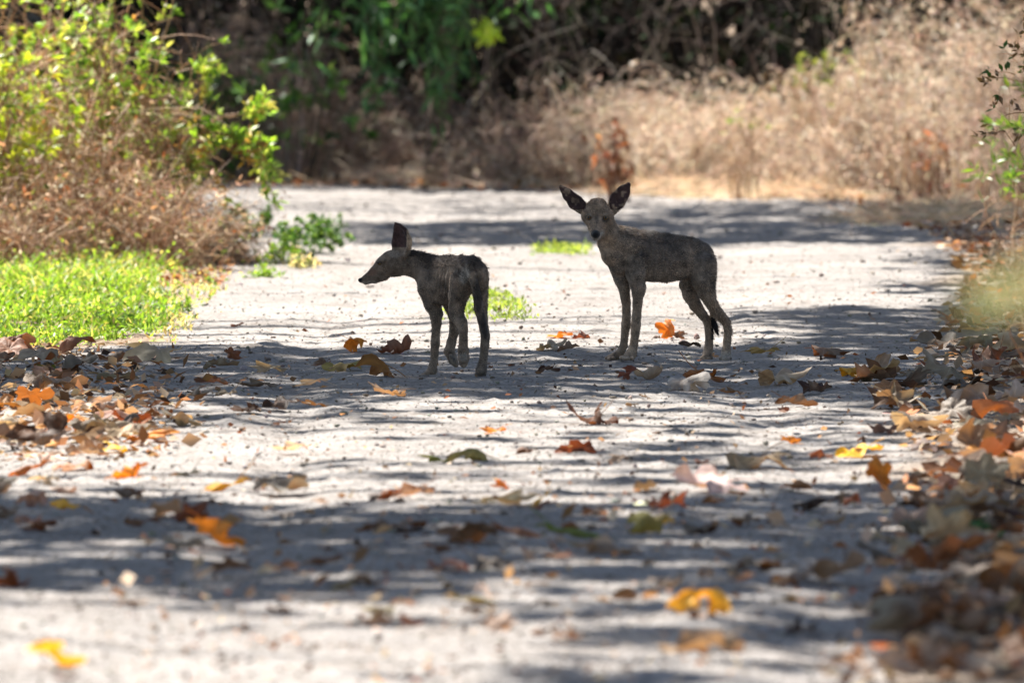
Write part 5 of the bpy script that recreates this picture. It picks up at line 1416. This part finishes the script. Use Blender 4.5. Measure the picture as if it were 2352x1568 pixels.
drift(58, [(1190, 2080, 2420), (1300, 1960, 2420), (1420, 2020, 2420), (1575, 2000, 2440)], [('tan', 7), ('brown', 3.5), ('dark', 2.5), ('grey', 3), ('amber', .7), ('pale', 3)], names, "in blurred corner pile", "leaves in the bottom right pile", (62, 125), (.25, .5))
drift(38, [(790, -20, 160), (850, -20, 330), (920, -20, 330), (1000, -20, 420), (1060, -20, 240)], PAL, names, "in drift under the grass", "leaves in the left drift", (55, 125), (.2, .42))
drift(10, [(1090, -20, 420), (1240, -20, 500)], PAL, names, "on lower left ground", "single leaves lower left", (40, 70), (.15, .35), 0)
drift(10, [(900, 1000, 1900), (1180, 800, 2000)], [('brown', 3), ('red', 2), ('grey', 1)], names, "on middle track", "little leaves mid track", (16, 32), (.2, .5), 0)
drift(14, [(1180, 600, 1950), (1480, 700, 1950)], [('brown', 3), ('dark', 2), ('tan', 2)], names, "on near blurred track", "small blurred leaves near the camera", (28, 60), (.15, .4), 0)

def litter(name, label, region, n, size, pal, soft=1.0):
    reg = np.array(region, float)
    py = rng.uniform(reg[0, 0], reg[-1, 0], n); x0 = np.interp(py, reg[:, 0], reg[:, 1]); x1 = np.interp(py, reg[:, 0], reg[:, 2])
    px = x1 - (x1 - x0) * rng.random(n) ** soft if soft > 0 else x0 + (x1 - x0) * rng.random(n) ** -soft
    c, s = math.cos(PITCH), math.sin(PITCH); b = (784.0 - py) / F; t = -CAMH / (-s + b * c)
    X = (px - 1176) / F * t; Y = (c + b * s) * t
    P = np.stack([X, Y, gh(X, Y) + 0.004 + rng.random(n) * 0.02], -1)
    D = np.concatenate([rng.normal(size=(n, 2)), rng.normal(size=(n, 1)) * .3 + .15], 1)
    L = rng.uniform(.5, 1.2, n) * size
    V, T = leaf_geo(P, D, L, L * rng.uniform(.3, .8, n), .4, .2)
    g = Geo(); g.add(V, T, pick_cols(n, pal, .25)); o = g.build(name, M_litter); tag(o, label, "leaf litter", kind="stuff")
LIT = [((.42, .30, .20), 4), ((.22, .12, .06), 4), ((.6, .48, .35), 2), ((.36, .12, .04), 1.5), ((.09, .05, .035), 2)]
LITD = [((.40, .31, .22), 4), ((.19, .12, .07), 4), ((.55, .45, .34), 2), ((.24, .11, .05), .6), ((.06, .04, .03), 2)]
litter("leaf_litter", "broken leaf litter along the right verge behind the drift", [(430, 1700, 2420), (480, 1950, 2420), (560, 2160, 2420), (640, 2230, 2420), (760, 2150, 2420)], 1500, 0.06, LIT)
litter("leaf_litter", "crumbled leaf bits beneath the right hand drift", [(780, 2080, 2420), (1000, 2080, 2420), (1200, 2020, 2600), (1400, 1940, 2600), (1580, 1920, 2700)], 2000, 0.055, LITD, 1.9)
litter("leaf_litter", "crumbled leaf bits beneath the left hand drift", [(785, -40, 330), (900, -40, 420), (1060, -40, 380)], 900, 0.035, LITD, -1.5)
litter("leaf_litter", "fallen bits scattered thinly over the track", [(580, 450, 2150), (1000, 300, 2100), (1580, 300, 2000)], 420, 0.025, LIT)
litter("leaf_litter", "broken leaf crumbs on the near half of the track", [(880, 200, 2200), (1200, 200, 2100), (1580, 200, 2000)], 700, 0.022, LITD)
litter("leaf_litter", "crushed curled leaf pieces packed between the leaves of the left drift", [(795, -40, 380), (900, -40, 480), (1040, -40, 420)], 420, 0.055, LITD, -1.4)
litter("leaf_litter", "crushed dark leaf pieces strewn across the shaded bands of the track", [(820, 300, 2000), (900, 250, 2000)], 110, 0.026, LITD)
litter("leaf_litter", "blurred dark leaf pieces strewn across the near shade", [(1150, 100, 2000), (1400, 300, 2050)], 150, 0.055, LITD)
litter("leaf_litter", "dim brown litter at the foot of the far bank", [(385, 550, 2300), (432, 500, 1500)], 1600, 0.06, LIT)
litter("leaf_litter", "dry straw coloured litter beneath the left shrubs", [(560, -40, 480), (600, -40, 540), (660, 380, 500)], 900, 0.04, LIT)
